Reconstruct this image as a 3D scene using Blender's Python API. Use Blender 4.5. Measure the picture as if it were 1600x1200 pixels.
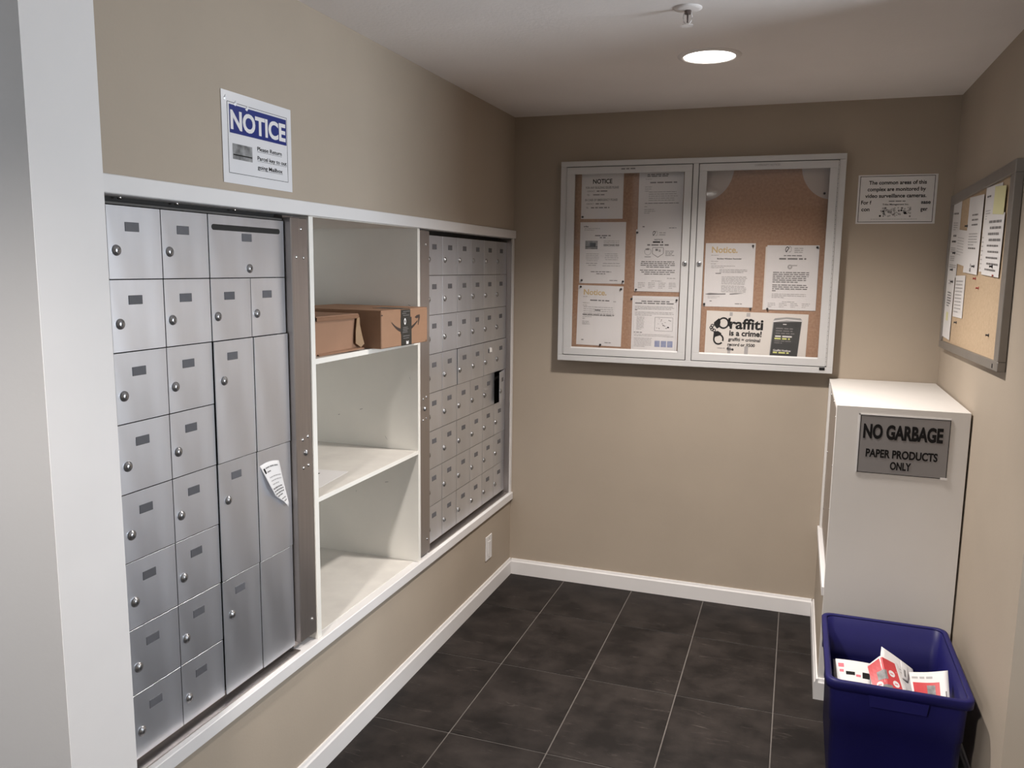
import bpy, math, random
from mathutils import Vector, Matrix

for o in list(bpy.data.objects):
    bpy.data.objects.remove(o)
SC = bpy.context.scene
COL = SC.collection
R = math.radians

# ------------------------------------------------------------------ camera
cam_d = bpy.data.cameras.new('camera')
cam_d.sensor_fit = 'HORIZONTAL'
cam_d.sensor_width = 36.0
cam_d.lens = 36.0 * 1269.39 / 1600.0
cam_d.clip_start = 0.05
cam = bpy.data.objects.new('camera', cam_d)
COL.objects.link(cam)
cr = Vector((0.94366226, 0.33067331, 0.01251811))
cu = Vector((-0.05883553, 0.13043559, 0.98970952))
cf = Vector((-0.32563772, 0.93468803, -0.14254248))
cam.matrix_world = Matrix(((cr.x, cu.x, -cf.x, 1.4227), (cr.y, cu.y, -cf.y, -4.0801),
                           (cr.z, cu.z, -cf.z, 1.6804), (0, 0, 0, 1)))
SC.camera = cam

# ------------------------------------------------------------------ world, daylight, added wing fill, exposure
w = bpy.data.worlds.new('sky')
SC.world = w
w.use_nodes = True
w.node_tree.nodes['Background'].inputs['Color'].default_value = (0.80, 0.88, 1.0, 1)
w.node_tree.nodes['Background'].inputs['Strength'].default_value = 1.0

ld = bpy.data.lights.new('window_daylight', 'AREA')
ld.shape = 'RECTANGLE'
ld.size = 1.1
ld.size_y = 0.6
ld.energy = 23.0
ld.spread = R(100)
ld.color = (0.84, 0.92, 1.0)
lo = bpy.data.objects.new('window_daylight', ld)
COL.objects.link(lo)
lo.location = (3.36, -1.95, 1.52)
lo.rotation_euler = (0, R(90), 0)

ld2 = bpy.data.lights.new('added_wing_fill', 'AREA')  # unseen fill, added to brighten the front of the wing wall up to the ceiling
ld2.shape = 'RECTANGLE'
ld2.size = 1.4
ld2.size_y = 1.3
ld2.energy = 70.0
ld2.color = (0.92, 0.96, 1.0)
lo2 = bpy.data.objects.new('added_wing_fill', ld2)
COL.objects.link(lo2)
lo2.location = (-2.14, -4.45, 1.65)
lo2.rotation_euler = (0, R(-90), 0)

vs = SC.view_settings
vs.view_transform = 'Standard'
vs.look = 'None'
vs.gamma = 1.0
vs.use_curve_mapping = False
vs.exposure = 0.0

LAMP_POWER = 300.0
LOBBY_POWER = 480.0

# ------------------------------------------------------------------ materials
MATS = {}


def mat(name, rgb, rough=0.6, metal=0.0, var=0.0, scale=8.0, bump=0.0, bscale=60.0, spec=None,
        stretch=None, rand=0.0, rvar=0.0, rgb2=None):
    if name in MATS:
        return MATS[name]
    m = bpy.data.materials.new(name)
    m.use_nodes = True
    nt = m.node_tree
    b = nt.nodes['Principled BSDF']
    b.inputs['Base Color'].default_value = (*rgb, 1)
    b.inputs['Roughness'].default_value = rough
    b.inputs['Metallic'].default_value = metal
    if spec is not None:
        b.inputs['Specular IOR Level'].default_value = spec
    tc = nt.nodes.new('ShaderNodeTexCoord')
    mp = nt.nodes.new('ShaderNodeMapping')
    nt.links.new(tc.outputs['Object'], mp.inputs['Vector'])
    if stretch:
        mp.inputs['Scale'].default_value = stretch
    if var > 0 or rgb2:
        n = nt.nodes.new('ShaderNodeTexNoise')
        n.inputs['Scale'].default_value = scale
        n.inputs['Detail'].default_value = 6
        nt.links.new(mp.outputs['Vector'], n.inputs['Vector'])
        rmp = nt.nodes.new('ShaderNodeValToRGB')
        rmp.color_ramp.elements[0].position = 0.3
        rmp.color_ramp.elements[1].position = 0.7
        c2 = rgb2 if rgb2 else tuple(min(1, c * (1 + var)) for c in rgb)
        c1 = rgb if rgb2 else tuple(c * (1 - var) for c in rgb)
        rmp.color_ramp.elements[0].color = (*c1, 1)
        rmp.color_ramp.elements[1].color = (*c2, 1)
        nt.links.new(n.outputs['Fac'], rmp.inputs['Fac'])
        out = rmp.outputs['Color']
        if rand > 0:
            oi = nt.nodes.new('ShaderNodeObjectInfo')
            mr = nt.nodes.new('ShaderNodeMapRange')
            mr.inputs['To Min'].default_value = 1 - rand
            mr.inputs['To Max'].default_value = 1 + rand
            nt.links.new(oi.outputs['Random'], mr.inputs['Value'])
            hs = nt.nodes.new('ShaderNodeHueSaturation')
            nt.links.new(mr.outputs['Result'], hs.inputs['Value'])
            nt.links.new(out, hs.inputs['Color'])
            out = hs.outputs['Color']
        nt.links.new(out, b.inputs['Base Color'])
        if rvar > 0:
            mr2 = nt.nodes.new('ShaderNodeMapRange')
            mr2.inputs['To Min'].default_value = rough - rvar
            mr2.inputs['To Max'].default_value = rough + rvar
            nt.links.new(n.outputs['Fac'], mr2.inputs['Value'])
            nt.links.new(mr2.outputs['Result'], b.inputs['Roughness'])
    if bump > 0:
        n2 = nt.nodes.new('ShaderNodeTexNoise')
        n2.inputs['Scale'].default_value = bscale
        n2.inputs['Detail'].default_value = 4
        nt.links.new(mp.outputs['Vector'], n2.inputs['Vector'])
        bp = nt.nodes.new('ShaderNodeBump')
        bp.inputs['Strength'].default_value = bump
        bp.inputs['Distance'].default_value = 0.002
        nt.links.new(n2.outputs['Fac'], bp.inputs['Height'])
        nt.links.new(bp.outputs['Normal'], b.inputs['Normal'])
    MATS[name] = m
    return m


def emit_mat(name, rgb, strength):
    m = bpy.data.materials.new(name)
    m.use_nodes = True
    b = m.node_tree.nodes['Principled BSDF']
    b.inputs['Base Color'].default_value = (0.9, 0.9, 0.9, 1)
    b.inputs['Emission Color'].default_value = (*rgb, 1)
    b.inputs['Emission Strength'].default_value = strength
    return m


def glass_mat(name, fac=0.05, tint=(0.985, 0.98, 0.98)):
    m = bpy.data.materials.new(name)
    m.use_nodes = True
    nt = m.node_tree
    nt.nodes.remove(nt.nodes['Principled BSDF'])
    tr = nt.nodes.new('ShaderNodeBsdfTransparent')
    tr.inputs['Color'].default_value = (*tint, 1)
    gl = nt.nodes.new('ShaderNodeBsdfGlossy')
    gl.inputs['Roughness'].default_value = 0.04
    lw = nt.nodes.new('ShaderNodeLayerWeight')
    lw.inputs['Blend'].default_value = 0.5
    pw = nt.nodes.new('ShaderNodeMath')
    pw.operation = 'POWER'
    pw.inputs[1].default_value = 5.0
    ma = nt.nodes.new('ShaderNodeMath')
    ma.operation = 'MULTIPLY_ADD'
    ma.inputs[1].default_value = 0.9
    ma.inputs[2].default_value = 0.03
    mx = nt.nodes.new('ShaderNodeMixShader')
    nt.links.new(lw.outputs['Facing'], pw.inputs[0])
    nt.links.new(pw.outputs[0], ma.inputs[0])
    nt.links.new(ma.outputs[0], mx.inputs['Fac'])
    nt.links.new(tr.outputs[0], mx.inputs[1])
    nt.links.new(gl.outputs[0], mx.inputs[2])
    nt.links.new(mx.outputs[0], nt.nodes['Material Output'].inputs['Surface'])
    return m


WALL = mat('beige_wall_paint', (0.40, 0.335, 0.265), 0.75, var=0.03, scale=3, bump=0.12, bscale=120)
GREYWALL = mat('pale_grey_wall_paint', (0.25, 0.245, 0.243), 0.75, var=0.02, scale=3, bump=0.1, bscale=120)
CEIL = mat('ceiling_paint', (0.80, 0.755, 0.73), 0.85, var=0.02, scale=4, bump=0.35, bscale=90)
WHITE = mat('white_trim_paint', (0.735, 0.715, 0.705), 0.45, var=0.02, scale=6)
SHELFW = mat('white_shelf_laminate', (0.80, 0.775, 0.72), 0.5, var=0.035, scale=5, bump=0.05, bscale=40)
SHELFTOP = mat('worn_shelf_laminate', (0.60, 0.57, 0.53), 0.55, rgb2=(0.70, 0.67, 0.62), scale=9, bump=0.05)
CABW = mat('cabinet_white_paint', (0.72, 0.69, 0.655), 0.5, var=0.02, scale=4)
GROUT = mat('grout', (0.13, 0.115, 0.105), 0.9, var=0.1, scale=30)
DARK = mat('dark_gap', (0.012, 0.011, 0.010), 0.7, var=0.1)
DOORM = mat('brushed_aluminium', (0.82, 0.85, 0.91), 0.38, metal=0.97, var=0.035, scale=14, rvar=0.06, rand=0.05,
            stretch=(1, 1, 0.25))
STEEL = mat('satin_steel', (0.44, 0.40, 0.38), 0.34, metal=0.9, var=0.05, scale=20, stretch=(1, 6, 0.2), rvar=0.05)
CHROME = mat('chrome', (0.72, 0.72, 0.73), 0.22, metal=1.0, var=0.02)
KEYHOLE = mat('keyway', (0.10, 0.10, 0.10), 0.4, metal=0.6, var=0.05)
PLATE = mat('name_plate_grey', (0.105, 0.105, 0.115), 0.5, var=0.05, scale=60, rand=0.12)
ALU = mat('display_frame_aluminium', (0.58, 0.57, 0.565), 0.5, metal=0.1, var=0.02, scale=10)
BOARDALU = mat('board_frame_aluminium', (0.30, 0.275, 0.25), 0.42, metal=0.6, var=0.05, scale=12)
CORK = mat('cork', (0.33, 0.195, 0.125), 0.9, rgb2=(0.43, 0.27, 0.175), scale=90, bump=0.3, bscale=220)
CORK2 = mat('light_cork', (0.46, 0.335, 0.215), 0.9, rgb2=(0.54, 0.405, 0.27), scale=90, bump=0.3, bscale=220)
PAPER = mat('white_paper', (0.74, 0.72, 0.71), 0.7, var=0.012, scale=5)
PAPERW = mat('warm_paper', (0.72, 0.68, 0.63), 0.75, var=0.02, scale=5)
YPAPER = mat('yellow_paper', (0.70, 0.67, 0.38), 0.75, var=0.02, scale=5)
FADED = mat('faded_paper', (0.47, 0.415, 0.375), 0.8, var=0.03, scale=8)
LAMIN = mat('laminated_sheet', (0.74, 0.73, 0.74), 0.18, var=0.01, scale=5, spec=0.6)
INK = mat('black_ink', (0.010, 0.009, 0.009), 0.7, var=0.05, spec=0.2)
GINK = mat('grey_ink', (0.20, 0.19, 0.187), 0.7, var=0.05)
LINK = mat('light_grey_ink', (0.42, 0.405, 0.40), 0.7, var=0.05)
PHOTOINK = mat('photo_grey', (0.09, 0.09, 0.09), 0.5, rgb2=(0.36, 0.36, 0.36), scale=40)
YINK = mat('ochre_ink', (0.62, 0.46, 0.22), 0.7, var=0.03)
BLUE = mat('notice_blue', (0.022, 0.035, 0.185), 0.3, var=0.03)
PALEBLUE = mat('pale_blue_ink', (0.22, 0.25, 0.42), 0.7, rgb2=(0.36, 0.39, 0.5), scale=60)
YELTXT = mat('yellow_text', (0.70, 0.72, 0.25), 0.7, var=0.03)
PHONE = mat('phone_print', (0.05, 0.05, 0.048), 0.5, var=0.1, scale=10)
SILVERP = mat('silver_print', (0.34, 0.34, 0.33), 0.5, var=0.1, scale=10)
CARD = mat('cardboard', (0.315, 0.18, 0.108), 0.85, var=0.035, scale=16, stretch=(1, 1, 3))
CARD2 = mat('worn_cardboard', (0.30, 0.168, 0.103), 0.85, var=0.05, scale=12)
CARDEDGE = mat('cardboard_edge', (0.22, 0.115, 0.065), 0.9, var=0.06, scale=30)
KRAFT = mat('kraft_tape', (0.30, 0.19, 0.105), 0.6, var=0.08, scale=20)
TAPE = mat('black_tape', (0.022, 0.022, 0.018), 0.35, var=0.1, scale=20)
BOXINK = mat('box_ink', (0.045, 0.028, 0.022), 0.7, var=0.05)
BINBLUE = mat('bin_blue_plastic', (0.012, 0.011, 0.090), 0.45, var=0.08, scale=8, bump=0.06, bscale=90, spec=0.25)
RED = mat('flyer_red', (0.56, 0.055, 0.062), 0.45, var=0.05, scale=10)
PINK = mat('flyer_pink', (0.66, 0.16, 0.20), 0.5, var=0.05, scale=10)
SIGNG = mat('sign_grey', (0.25, 0.235, 0.23), 0.5, var=0.02, scale=6)
SPRK = mat('sprinkler_bronze', (0.14, 0.11, 0.10), 0.45, metal=0.5, var=0.06)
GLASS = glass_mat('pane_glass')
PINB = mat('black_pin', (0.03, 0.028, 0.03), 0.35, var=0.05)
PINR = mat('red_pin', (0.40, 0.07, 0.05), 0.4, var=0.05)


def tile_mat():
    m = bpy.data.materials.new('slate_look_tile')
    m.use_nodes = True
    nt = m.node_tree
    b = nt.nodes['Principled BSDF']
    L = nt.links.new
    tc = nt.nodes.new('ShaderNodeTexCoord')
    oi = nt.nodes.new('ShaderNodeObjectInfo')
    add = nt.nodes.new('ShaderNodeVectorMath')
    add.operation = 'MULTIPLY_ADD'
    cb = nt.nodes.new('ShaderNodeCombineXYZ')
    L(oi.outputs['Random'], cb.inputs[0])
    L(oi.outputs['Random'], cb.inputs[1])
    add.inputs[1].default_value = (37, 53, 0)
    L(cb.outputs[0], add.inputs[0])
    L(tc.outputs['Object'], add.inputs[2])
    n1 = nt.nodes.new('ShaderNodeTexNoise')
    n1.inputs['Scale'].default_value = 5.5
    n1.inputs['Detail'].default_value = 7
    n1.inputs['Roughness'].default_value = 0.62
    L(add.outputs[0], n1.inputs['Vector'])
    r1 = nt.nodes.new('ShaderNodeValToRGB')
    r1.color_ramp.elements[0].position = 0.38
    r1.color_ramp.elements[0].color = (0.009, 0.0068, 0.006, 1)
    r1.color_ramp.elements[1].position = 0.68
    r1.color_ramp.elements[1].color = (0.032, 0.0255, 0.0225, 1)
    L(n1.outputs['Fac'], r1.inputs['Fac'])
    # pale scuffs
    mp = nt.nodes.new('ShaderNodeMapping')
    mp.inputs['Scale'].default_value = (4, 26, 1)
    mp.inputs['Rotation'].default_value = (0, 0, 0.35)
    L(add.outputs[0], mp.inputs['Vector'])
    n2 = nt.nodes.new('ShaderNodeTexNoise')
    n2.inputs['Scale'].default_value = 1.6
    n2.inputs['Detail'].default_value = 8
    n2.inputs['Roughness'].default_value = 0.7
    n2.inputs['Distortion'].default_value = 1.2
    L(mp.outputs[0], n2.inputs['Vector'])
    r2 = nt.nodes.new('ShaderNodeValToRGB')
    r2.color_ramp.elements[0].position = 0.60
    r2.color_ramp.elements[1].position = 0.78
    L(n2.outputs['Fac'], r2.inputs['Fac'])
    mx = nt.nodes.new('ShaderNodeMix')
    mx.data_type = 'RGBA'
    L(r2.outputs['Color'], mx.inputs[0])
    L(r1.outputs['Color'], mx.inputs[6])
    mx.inputs[7].default_value = (0.10, 0.083, 0.074, 1)
    L(mx.outputs[2], b.inputs['Base Color'])
    mr = nt.nodes.new('ShaderNodeMapRange')
    b.inputs['Specular IOR Level'].default_value = 0.22
    mr.inputs['To Min'].default_value = 0.50
    mr.inputs['To Max'].default_value = 0.70
    L(n1.outputs['Fac'], mr.inputs['Value'])
    L(mr.outputs[0], b.inputs['Roughness'])
    bp = nt.nodes.new('ShaderNodeBump')
    bp.inputs['Strength'].default_value = 0.15
    bp.inputs['Distance'].default_value = 0.002
    L(n1.outputs['Fac'], bp.inputs['Height'])
    L(bp.outputs[0], b.inputs['Normal'])
    return m


TILE = tile_mat()


# ------------------------------------------------------------------ mesh helpers
class MB:
    def __init__(self):
        self.v = []
        self.f = []
        self.smooth = []

    def add(self, vs_, fs, smooth=False):
        n = len(self.v)
        self.v += [tuple(p) for p in vs_]
        for f in fs:
            self.f.append([i + n for i in f])
            self.smooth.append(smooth)
        return self

    def box(self, x0, x1, y0, y1, z0, z1, c=0.0):
        if c <= 0:
            vs_ = [(x, y, z) for z in (z0, z1) for y in (y0, y1) for x in (x0, x1)]
            return self.add(vs_, [(0, 2, 3, 1), (4, 5, 7, 6), (0, 1, 5, 4), (2, 6, 7, 3), (0, 4, 6, 2), (1, 3, 7, 5)])
        # chamfered box: 24 verts
        idx = {}
        vs_ = []
        lo_, hi = (x0, y0, z0), (x1, y1, z1)
        for sx in (0, 1):
            for sy in (0, 1):
                for sz in (0, 1):
                    s = (sx, sy, sz)
                    for ax in range(3):
                        p = []
                        for k in range(3):
                            base = hi[k] if s[k] else lo_[k]
                            if k != ax:
                                base += -c if s[k] else c
                            p.append(base)
                        idx[(s, ax)] = len(vs_)
                        vs_.append(p)
        fs = []
        for ax in range(3):
            o1, o2 = [k for k in range(3) if k != ax]
            for sv in (0, 1):
                q = []
                for a, b_ in ((0, 0), (1, 0), (1, 1), (0, 1)):
                    s = [0, 0, 0]
                    s[ax] = sv
                    s[o1] = a
                    s[o2] = b_
                    q.append(idx[(tuple(s), ax)])
                fs.append(q)
        for ax in range(3):  # edges along ax
            o1, o2 = [k for k in range(3) if k != ax]
            for a in (0, 1):
                for b_ in (0, 1):
                    s0 = [0, 0, 0]
                    s0[o1] = a
                    s0[o2] = b_
                    s1 = list(s0)
                    s1[ax] = 1
                    fs.append([idx[(tuple(s0), o1)], idx[(tuple(s1), o1)], idx[(tuple(s1), o2)], idx[(tuple(s0), o2)]])
        for sx in (0, 1):
            for sy in (0, 1):
                for sz in (0, 1):
                    fs.append([idx[((sx, sy, sz), k)] for k in range(3)])
        return self.add(vs_, fs)

    def cyl(self, c, axis, r, h, n=16, r2=None, smooth=True):
        """cylinder/cone starting at c, going h along axis ('x','y','z' signed by h)"""
        r2 = r if r2 is None else r2
        ax = 'xyz'.index(axis)
        o1, o2 = [k for k in range(3) if k != ax]
        ring = []
        for hh, rr in ((0, r), (h, r2)):
            for i in range(n):
                p = list(c)
                p[ax] += hh
                p[o1] += rr * math.cos(2 * math.pi * i / n)
                p[o2] += rr * math.sin(2 * math.pi * i / n)
                ring.append(p)
        self.add(ring, [(i, (i + 1) % n, n + (i + 1) % n, n + i) for i in range(n)], smooth)
        self.add(ring[:n], [list(range(n))])
        self.add(ring[n:], [list(range(n))])
        return self

    def lathe(self, c, axis, prof, n=20, smooth=True):
        ax = 'xyz'.index(axis)
        o1, o2 = [k for k in range(3) if k != ax]
        vs_ = []
        for rr, hh in prof:
            for i in range(n):
                p = list(c)
                p[ax] += hh
                p[o1] += rr * math.cos(2 * math.pi * i / n)
                p[o2] += rr * math.sin(2 * math.pi * i / n)
                vs_.append(p)
        fs = []
        for k in range(len(prof) - 1):
            for i in range(n):
                fs.append((k * n + i, k * n + (i + 1) % n, (k + 1) * n + (i + 1) % n, (k + 1) * n + i))
        self.add(vs_, fs, smooth)
        return self

    def tube(self, pts, r, n=8):
        pts = [Vector(p) for p in pts]
        rings = []
        for i, p in enumerate(pts):
            d = (pts[min(i + 1, len(pts) - 1)] - pts[max(i - 1, 0)]).normalized()
            a = d.cross(Vector((0, 0, 1)))
            if a.length < 1e-3:
                a = d.cross(Vector((1, 0, 0)))
            a.normalize()
            b_ = d.cross(a)
            rings.append([p + r * (a * math.cos(2 * math.pi * k / n) + b_ * math.sin(2 * math.pi * k / n)) for k in range(n)])
        vs_ = [q for rr in rings for q in rr]
        fs = []
        for i in range(len(pts) - 1):
            for k in range(n):
                fs.append((i * n + k, i * n + (k + 1) % n, (i + 1) * n + (k + 1) % n, (i + 1) * n + k))
        fs.append(list(range(n)))
        fs.append([len(vs_) - n + k for k in range(n)])
        return self.add(vs_, fs, True)

    def prism(self, poly, axis, a, b_):
        """extrude a 2-D polygon (in the other two axes, in xyz order) between a and b along axis"""
        ax = 'xyz'.index(axis)
        o1, o2 = [k for k in range(3) if k != ax]
        vs_ = []
        for val in (a, b_):
            for q in poly:
                p = [0, 0, 0]
                p[ax] = val
                p[o1], p[o2] = q
                vs_.append(p)
        n = len(poly)
        fs = [list(range(n)), [n + i for i in range(n)]]
        fs += [(i, (i + 1) % n, n + (i + 1) % n, n + i) for i in range(n)]
        return self.add(vs_, fs)

    def mesh(self, name):
        me = bpy.data.meshes.new(name)
        me.from_pydata(self.v, [], self.f)
        import bmesh
        bm = bmesh.new()
        bm.from_mesh(me)
        bmesh.ops.recalc_face_normals(bm, faces=bm.faces)
        bm.to_mesh(me)
        bm.free()
        for p, s in zip(me.polygons, self.smooth):
            p.use_smooth = s
        me.update()
        return me

    def build(self, name, material, parent=None, loc=None):
        me = self.mesh(name)
        me.materials.append(material)
        return link(name, me, parent, loc)


def link(name, me, parent=None, loc=None):
    o = bpy.data.objects.new(name, me)
    COL.objects.link(o)
    if parent is not None:
        o.parent = parent
    if loc is not None:
        o.location = loc
    return o


def tag(o, label, cat, group=None):
    o['label'] = label
    o['category'] = cat
    if group:
        o['group'] = group
    return o


def thing(name, label, cat, loc=(0, 0, 0), rz=0.0, group=None):
    o = bpy.data.objects.new(name, None)
    o.empty_display_size = 0.1
    COL.objects.link(o)
    o.location = loc
    o.rotation_euler = (0, 0, rz)
    return tag(o, label, cat, group)


def struct(name, mb, material, label=None):
    o = mb.build(name, material)
    o['kind'] = 'structure'
    if label:
        o['label'] = label
    return o


# ---- lettering
_TX = {}


def text_geo(s, bold=0.0):
    key = (s, bold)
    if key in _TX:
        return _TX[key]
    cu_ = bpy.data.curves.new('lettering', 'FONT')
    cu_.body = s
    cu_.resolution_u = 4
    cu_.offset = bold
    ob = bpy.data.objects.new('lettering', cu_)
    me = bpy.data.meshes.new_from_object(ob)
    vs_ = [(v.co.x, v.co.y) for v in me.vertices]
    fs = [list(p.vertices) for p in me.polygons]
    bpy.data.objects.remove(ob)
    bpy.data.meshes.remove(me)
    bpy.data.curves.remove(cu_)
    _TX[key] = (vs_, fs)
    return vs_, fs


def cap_h(bold=0.0):
    v, f = text_geo('H', bold)
    return max(p[1] for p in v)


class Sheet:
    """flat printed sheet in local x (right) / z (up), facing -y, origin at its top-left corner"""

    def __init__(self, name, label, cat, w_, h_, loc, rz, material, group=None, roll=0.0, thick=0.0008, shape=None,
                 nx=1, nz=1, parent=None, top=True):
        self.w, self.h, self.t = w_, h_, thick
        self.shape = shape
        self.pr = {}
        mb = MB()
        vs_, fs = [], []
        for side in (0, 1):
            for j in range(nz + 1):
                for i in range(nx + 1):
                    p = self.pt(w_ * i / nx, h_ * j / nz, 0.0 if side == 0 else thick)
                    vs_.append(p)
        n = (nx + 1) * (nz + 1)
        for side in (0, 1):
            for j in range(nz):
                for i in range(nx):
                    a = side * n + j * (nx + 1) + i
                    fs.append((a, a + 1, a + nx + 2, a + nx + 1))
        rim = [i for i in range(nx + 1)] + [j * (nx + 1) + nx for j in range(1, nz + 1)] + \
              [nz * (nx + 1) + i for i in range(nx - 1, -1, -1)] + [j * (nx + 1) for j in range(nz - 1, 0, -1)]
        for k in range(len(rim)):
            a, b_ = rim[k], rim[(k + 1) % len(rim)]
            fs.append((a, b_, n + b_, n + a))
        mb.add(vs_, fs, nx > 1 or nz > 1)
        self.o = mb.build(name, material, parent)
        self.o.location = loc
        self.o.rotation_mode = 'XYZ'
        self.o.rotation_euler = (0, roll, rz)
        if top:
            tag(self.o, label, cat, group)

    def pt(self, x, y, d=0.0):
        """x right, y down on the sheet -> local coordinates; d = height behind the front face"""
        if self.shape:
            q = self.shape(x, y)
            return (q[0], q[1] + d, q[2])
        return (x, d, -y)

    def mbk(self, m):
        if m.name not in self.pr:
            self.pr[m.name] = (MB(), m)
        return self.pr[m.name][0]

    def text(self, s, x, y, cap, width=None, m=INK, bold=0.0, align='l', lift=0.0007, italic=0.0):
        v, f = text_geo(s, bold)
        x0 = min(p[0] for p in v)
        x1 = max(p[0] for p in v)
        sz = cap / cap_h(bold)
        sx = sz if width is None else width / (x1 - x0)
        wd = (x1 - x0) * sx
        ox = x - (wd if align == 'r' else wd / 2 if align == 'c' else 0)
        pts = [self.pt(ox + (p[0] - x0) * sx + italic * p[1] * sz, y + cap - p[1] * sz, -lift) for p in v]
        self.mbk(m).add(pts, f)
        return self

    def rect(self, x, y, w_, h_, m=INK, lift=0.0005):
        n = 8 if self.shape else 1
        for i in range(n):
            for j in range(n):
                xa, xb = x + w_ * i / n, x + w_ * (i + 1) / n
                ya, yb = y + h_ * j / n, y + h_ * (j + 1) / n
                self.mbk(m).add([self.pt(xa, ya, -lift), self.pt(xb, ya, -lift), self.pt(xb, yb, -lift), self.pt(xa, yb, -lift)], [(0, 1, 2, 3)])
        return self

    def poly(self, pts, m=INK, lift=0.0006):
        self.mbk(m).add([self.pt(a, b_, -lift) for a, b_ in pts], [list(range(len(pts)))])
        return self

    def ring(self, cx, cy, r0, r1, m=INK, n=24, a0=0.0, a1=360.0, sx=1.0, lift=0.0007):
        vs_, fs = [], []
        for i in range(n + 1):
            a = R(a0 + (a1 - a0) * i / n)
            for rr in (r0, r1):
                vs_.append(self.pt(cx + sx * rr * math.cos(a), cy - rr * math.sin(a), -lift))
        for i in range(n):
            fs.append((2 * i, 2 * i + 1, 2 * i + 3, 2 * i + 2))
        self.mbk(m).add(vs_, fs)
        return self

    def disc(self, cx, cy, r, m=INK, n=20, sx=1.0, lift=0.0006):
        return self.poly([(cx + sx * r * math.cos(2 * math.pi * i / n), cy + r * math.sin(2 * math.pi * i / n)) for i in range(n)], m, lift)

    def border(self, x, y, w_, h_, t, m=INK):
        self.rect(x, y, w_, t, m).rect(x, y + h_ - t, w_, t, m)
        return self.rect(x, y + t, t, h_ - 2 * t, m).rect(x + w_ - t, y + t, t, h_ - 2 * t, m)

    def lines(self, x, y, w_, n, pitch, th, m=GINK, seed=0, last=0.6, center=False, lift=0.0010):
        """rows of too-small-to-read words"""
        rn = random.Random(seed)
        for k in range(n):
            ww = w_ * (last if k == n - 1 else rn.uniform(0.9, 1.0))
            xs = x + (w_ - ww) / 2 if center else x
            xe = xs + ww
            while xs < xe - th:
                wl = min(rn.uniform(2.0, 7.0) * th, xe - xs)
                self.rect(xs, y + k * pitch, wl, th, m, lift)
                xs += wl + th * 0.9
        return self

    def done(self, name='printing'):
        for k, (mb, m) in self.pr.items():
            mb.build(name, m, self.o)
        self.pr = {}
        return self.o


FACE_BACK, FACE_LEFT, FACE_RIGHT = 0.0, R(90), R(-90)   # sheets on wall_back, wall_left, wall_right

# ------------------------------------------------------------------ the shell
H = 2.44
WX = 2.0433
struct('ceiling', MB().box(-2.3, 3.6, -6.6, 0.15, H, H + 0.1), CEIL)
struct('wall_back', MB().box(-0.15, 2.2, 0.0, 0.15, -0.02, H), WALL)
wl = MB()
wl.box(-0.15, 0.0, -2.78, 0.0, -0.02, 0.424)
wl.box(-0.15, 0.0, -2.78, 0.0, 1.868, H)
struct('wall_left', wl, WALL)
wr = MB()
wr.box(WX, WX + 0.12, -1.615, 0.0, -0.02, H)
wr.box(WX + 0.12, 3.6, -1.615, -1.495, -0.02, H)
struct('wall_right', wr, WALL)
struct('wall_wing', MB().box(-2.3, 0.0994, -2.946, -2.78, -0.02, H), GREYWALL)
struct('trim_1', MB().box(0.0994, 0.10, -2.946, -2.780, 0.0, H), WHITE)
struct('wall_rear', MB().box(-2.3, 3.6, -6.6, -6.5, -0.02, H), GREYWALL)
wm = MB()
wm.box(-2.3, -2.2, -6.5, -5.15, -0.02, H)
wm.box(-2.3, -2.2, -3.75, -2.946, -0.02, H)
wm.box(-2.3, -2.2, -5.15, -3.75, -0.02, 0.90)
wm.box(-2.3, -2.2, -5.15, -3.75, 2.40, H)
struct('wall_lobby_left', wm, GREYWALL)
wg = MB()
for y0, y1 in ((-5.15, -5.10), (-3.80, -3.75)):
    wg.box(-2.27, -2.21, y0, y1, 0.90, 2.40)
wg.box(-2.27, -2.21, -5.10, -3.80, 0.90, 0.95)
wg.box(-2.27, -2.21, -5.10, -3.80, 2.35, 2.40)
added_win = struct('added_window', wg, WHITE)  # unseen window, made up to go with the added wing fill
MB().box(-2.245, -2.239, -5.10, -3.80, 0.95, 2.35).build('pane', GLASS, added_win)
wn = MB()
wn.box(3.5, 3.6, -6.5, -2.45, -0.02, H)
wn.box(3.5, 3.6, -1.64, -1.615, -0.02, H)
wn.box(3.5, 3.6, -2.45, -1.64, -0.02, 0.95)
wn.box(3.5, 3.6, -2.45, -1.64, 2.36, H)
struct('wall_lobby_right', wn, WALL)
wf = MB()
for y0, y1 in ((-2.45, -2.40), (-1.69, -1.64)):
    wf.box(3.51, 3.57, y0, y1, 0.95, 2.36)
wf.box(3.51, 3.57, -2.40, -1.69, 0.95, 1.0)
wf.box(3.51, 3.57, -2.40, -1.69, 2.31, 2.36)
win = struct('window_1', wf, WHITE)
MB().box(3.535, 3.541, -2.40, -1.69, 1.0, 2.31).build('pane', GLASS, win)

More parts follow.
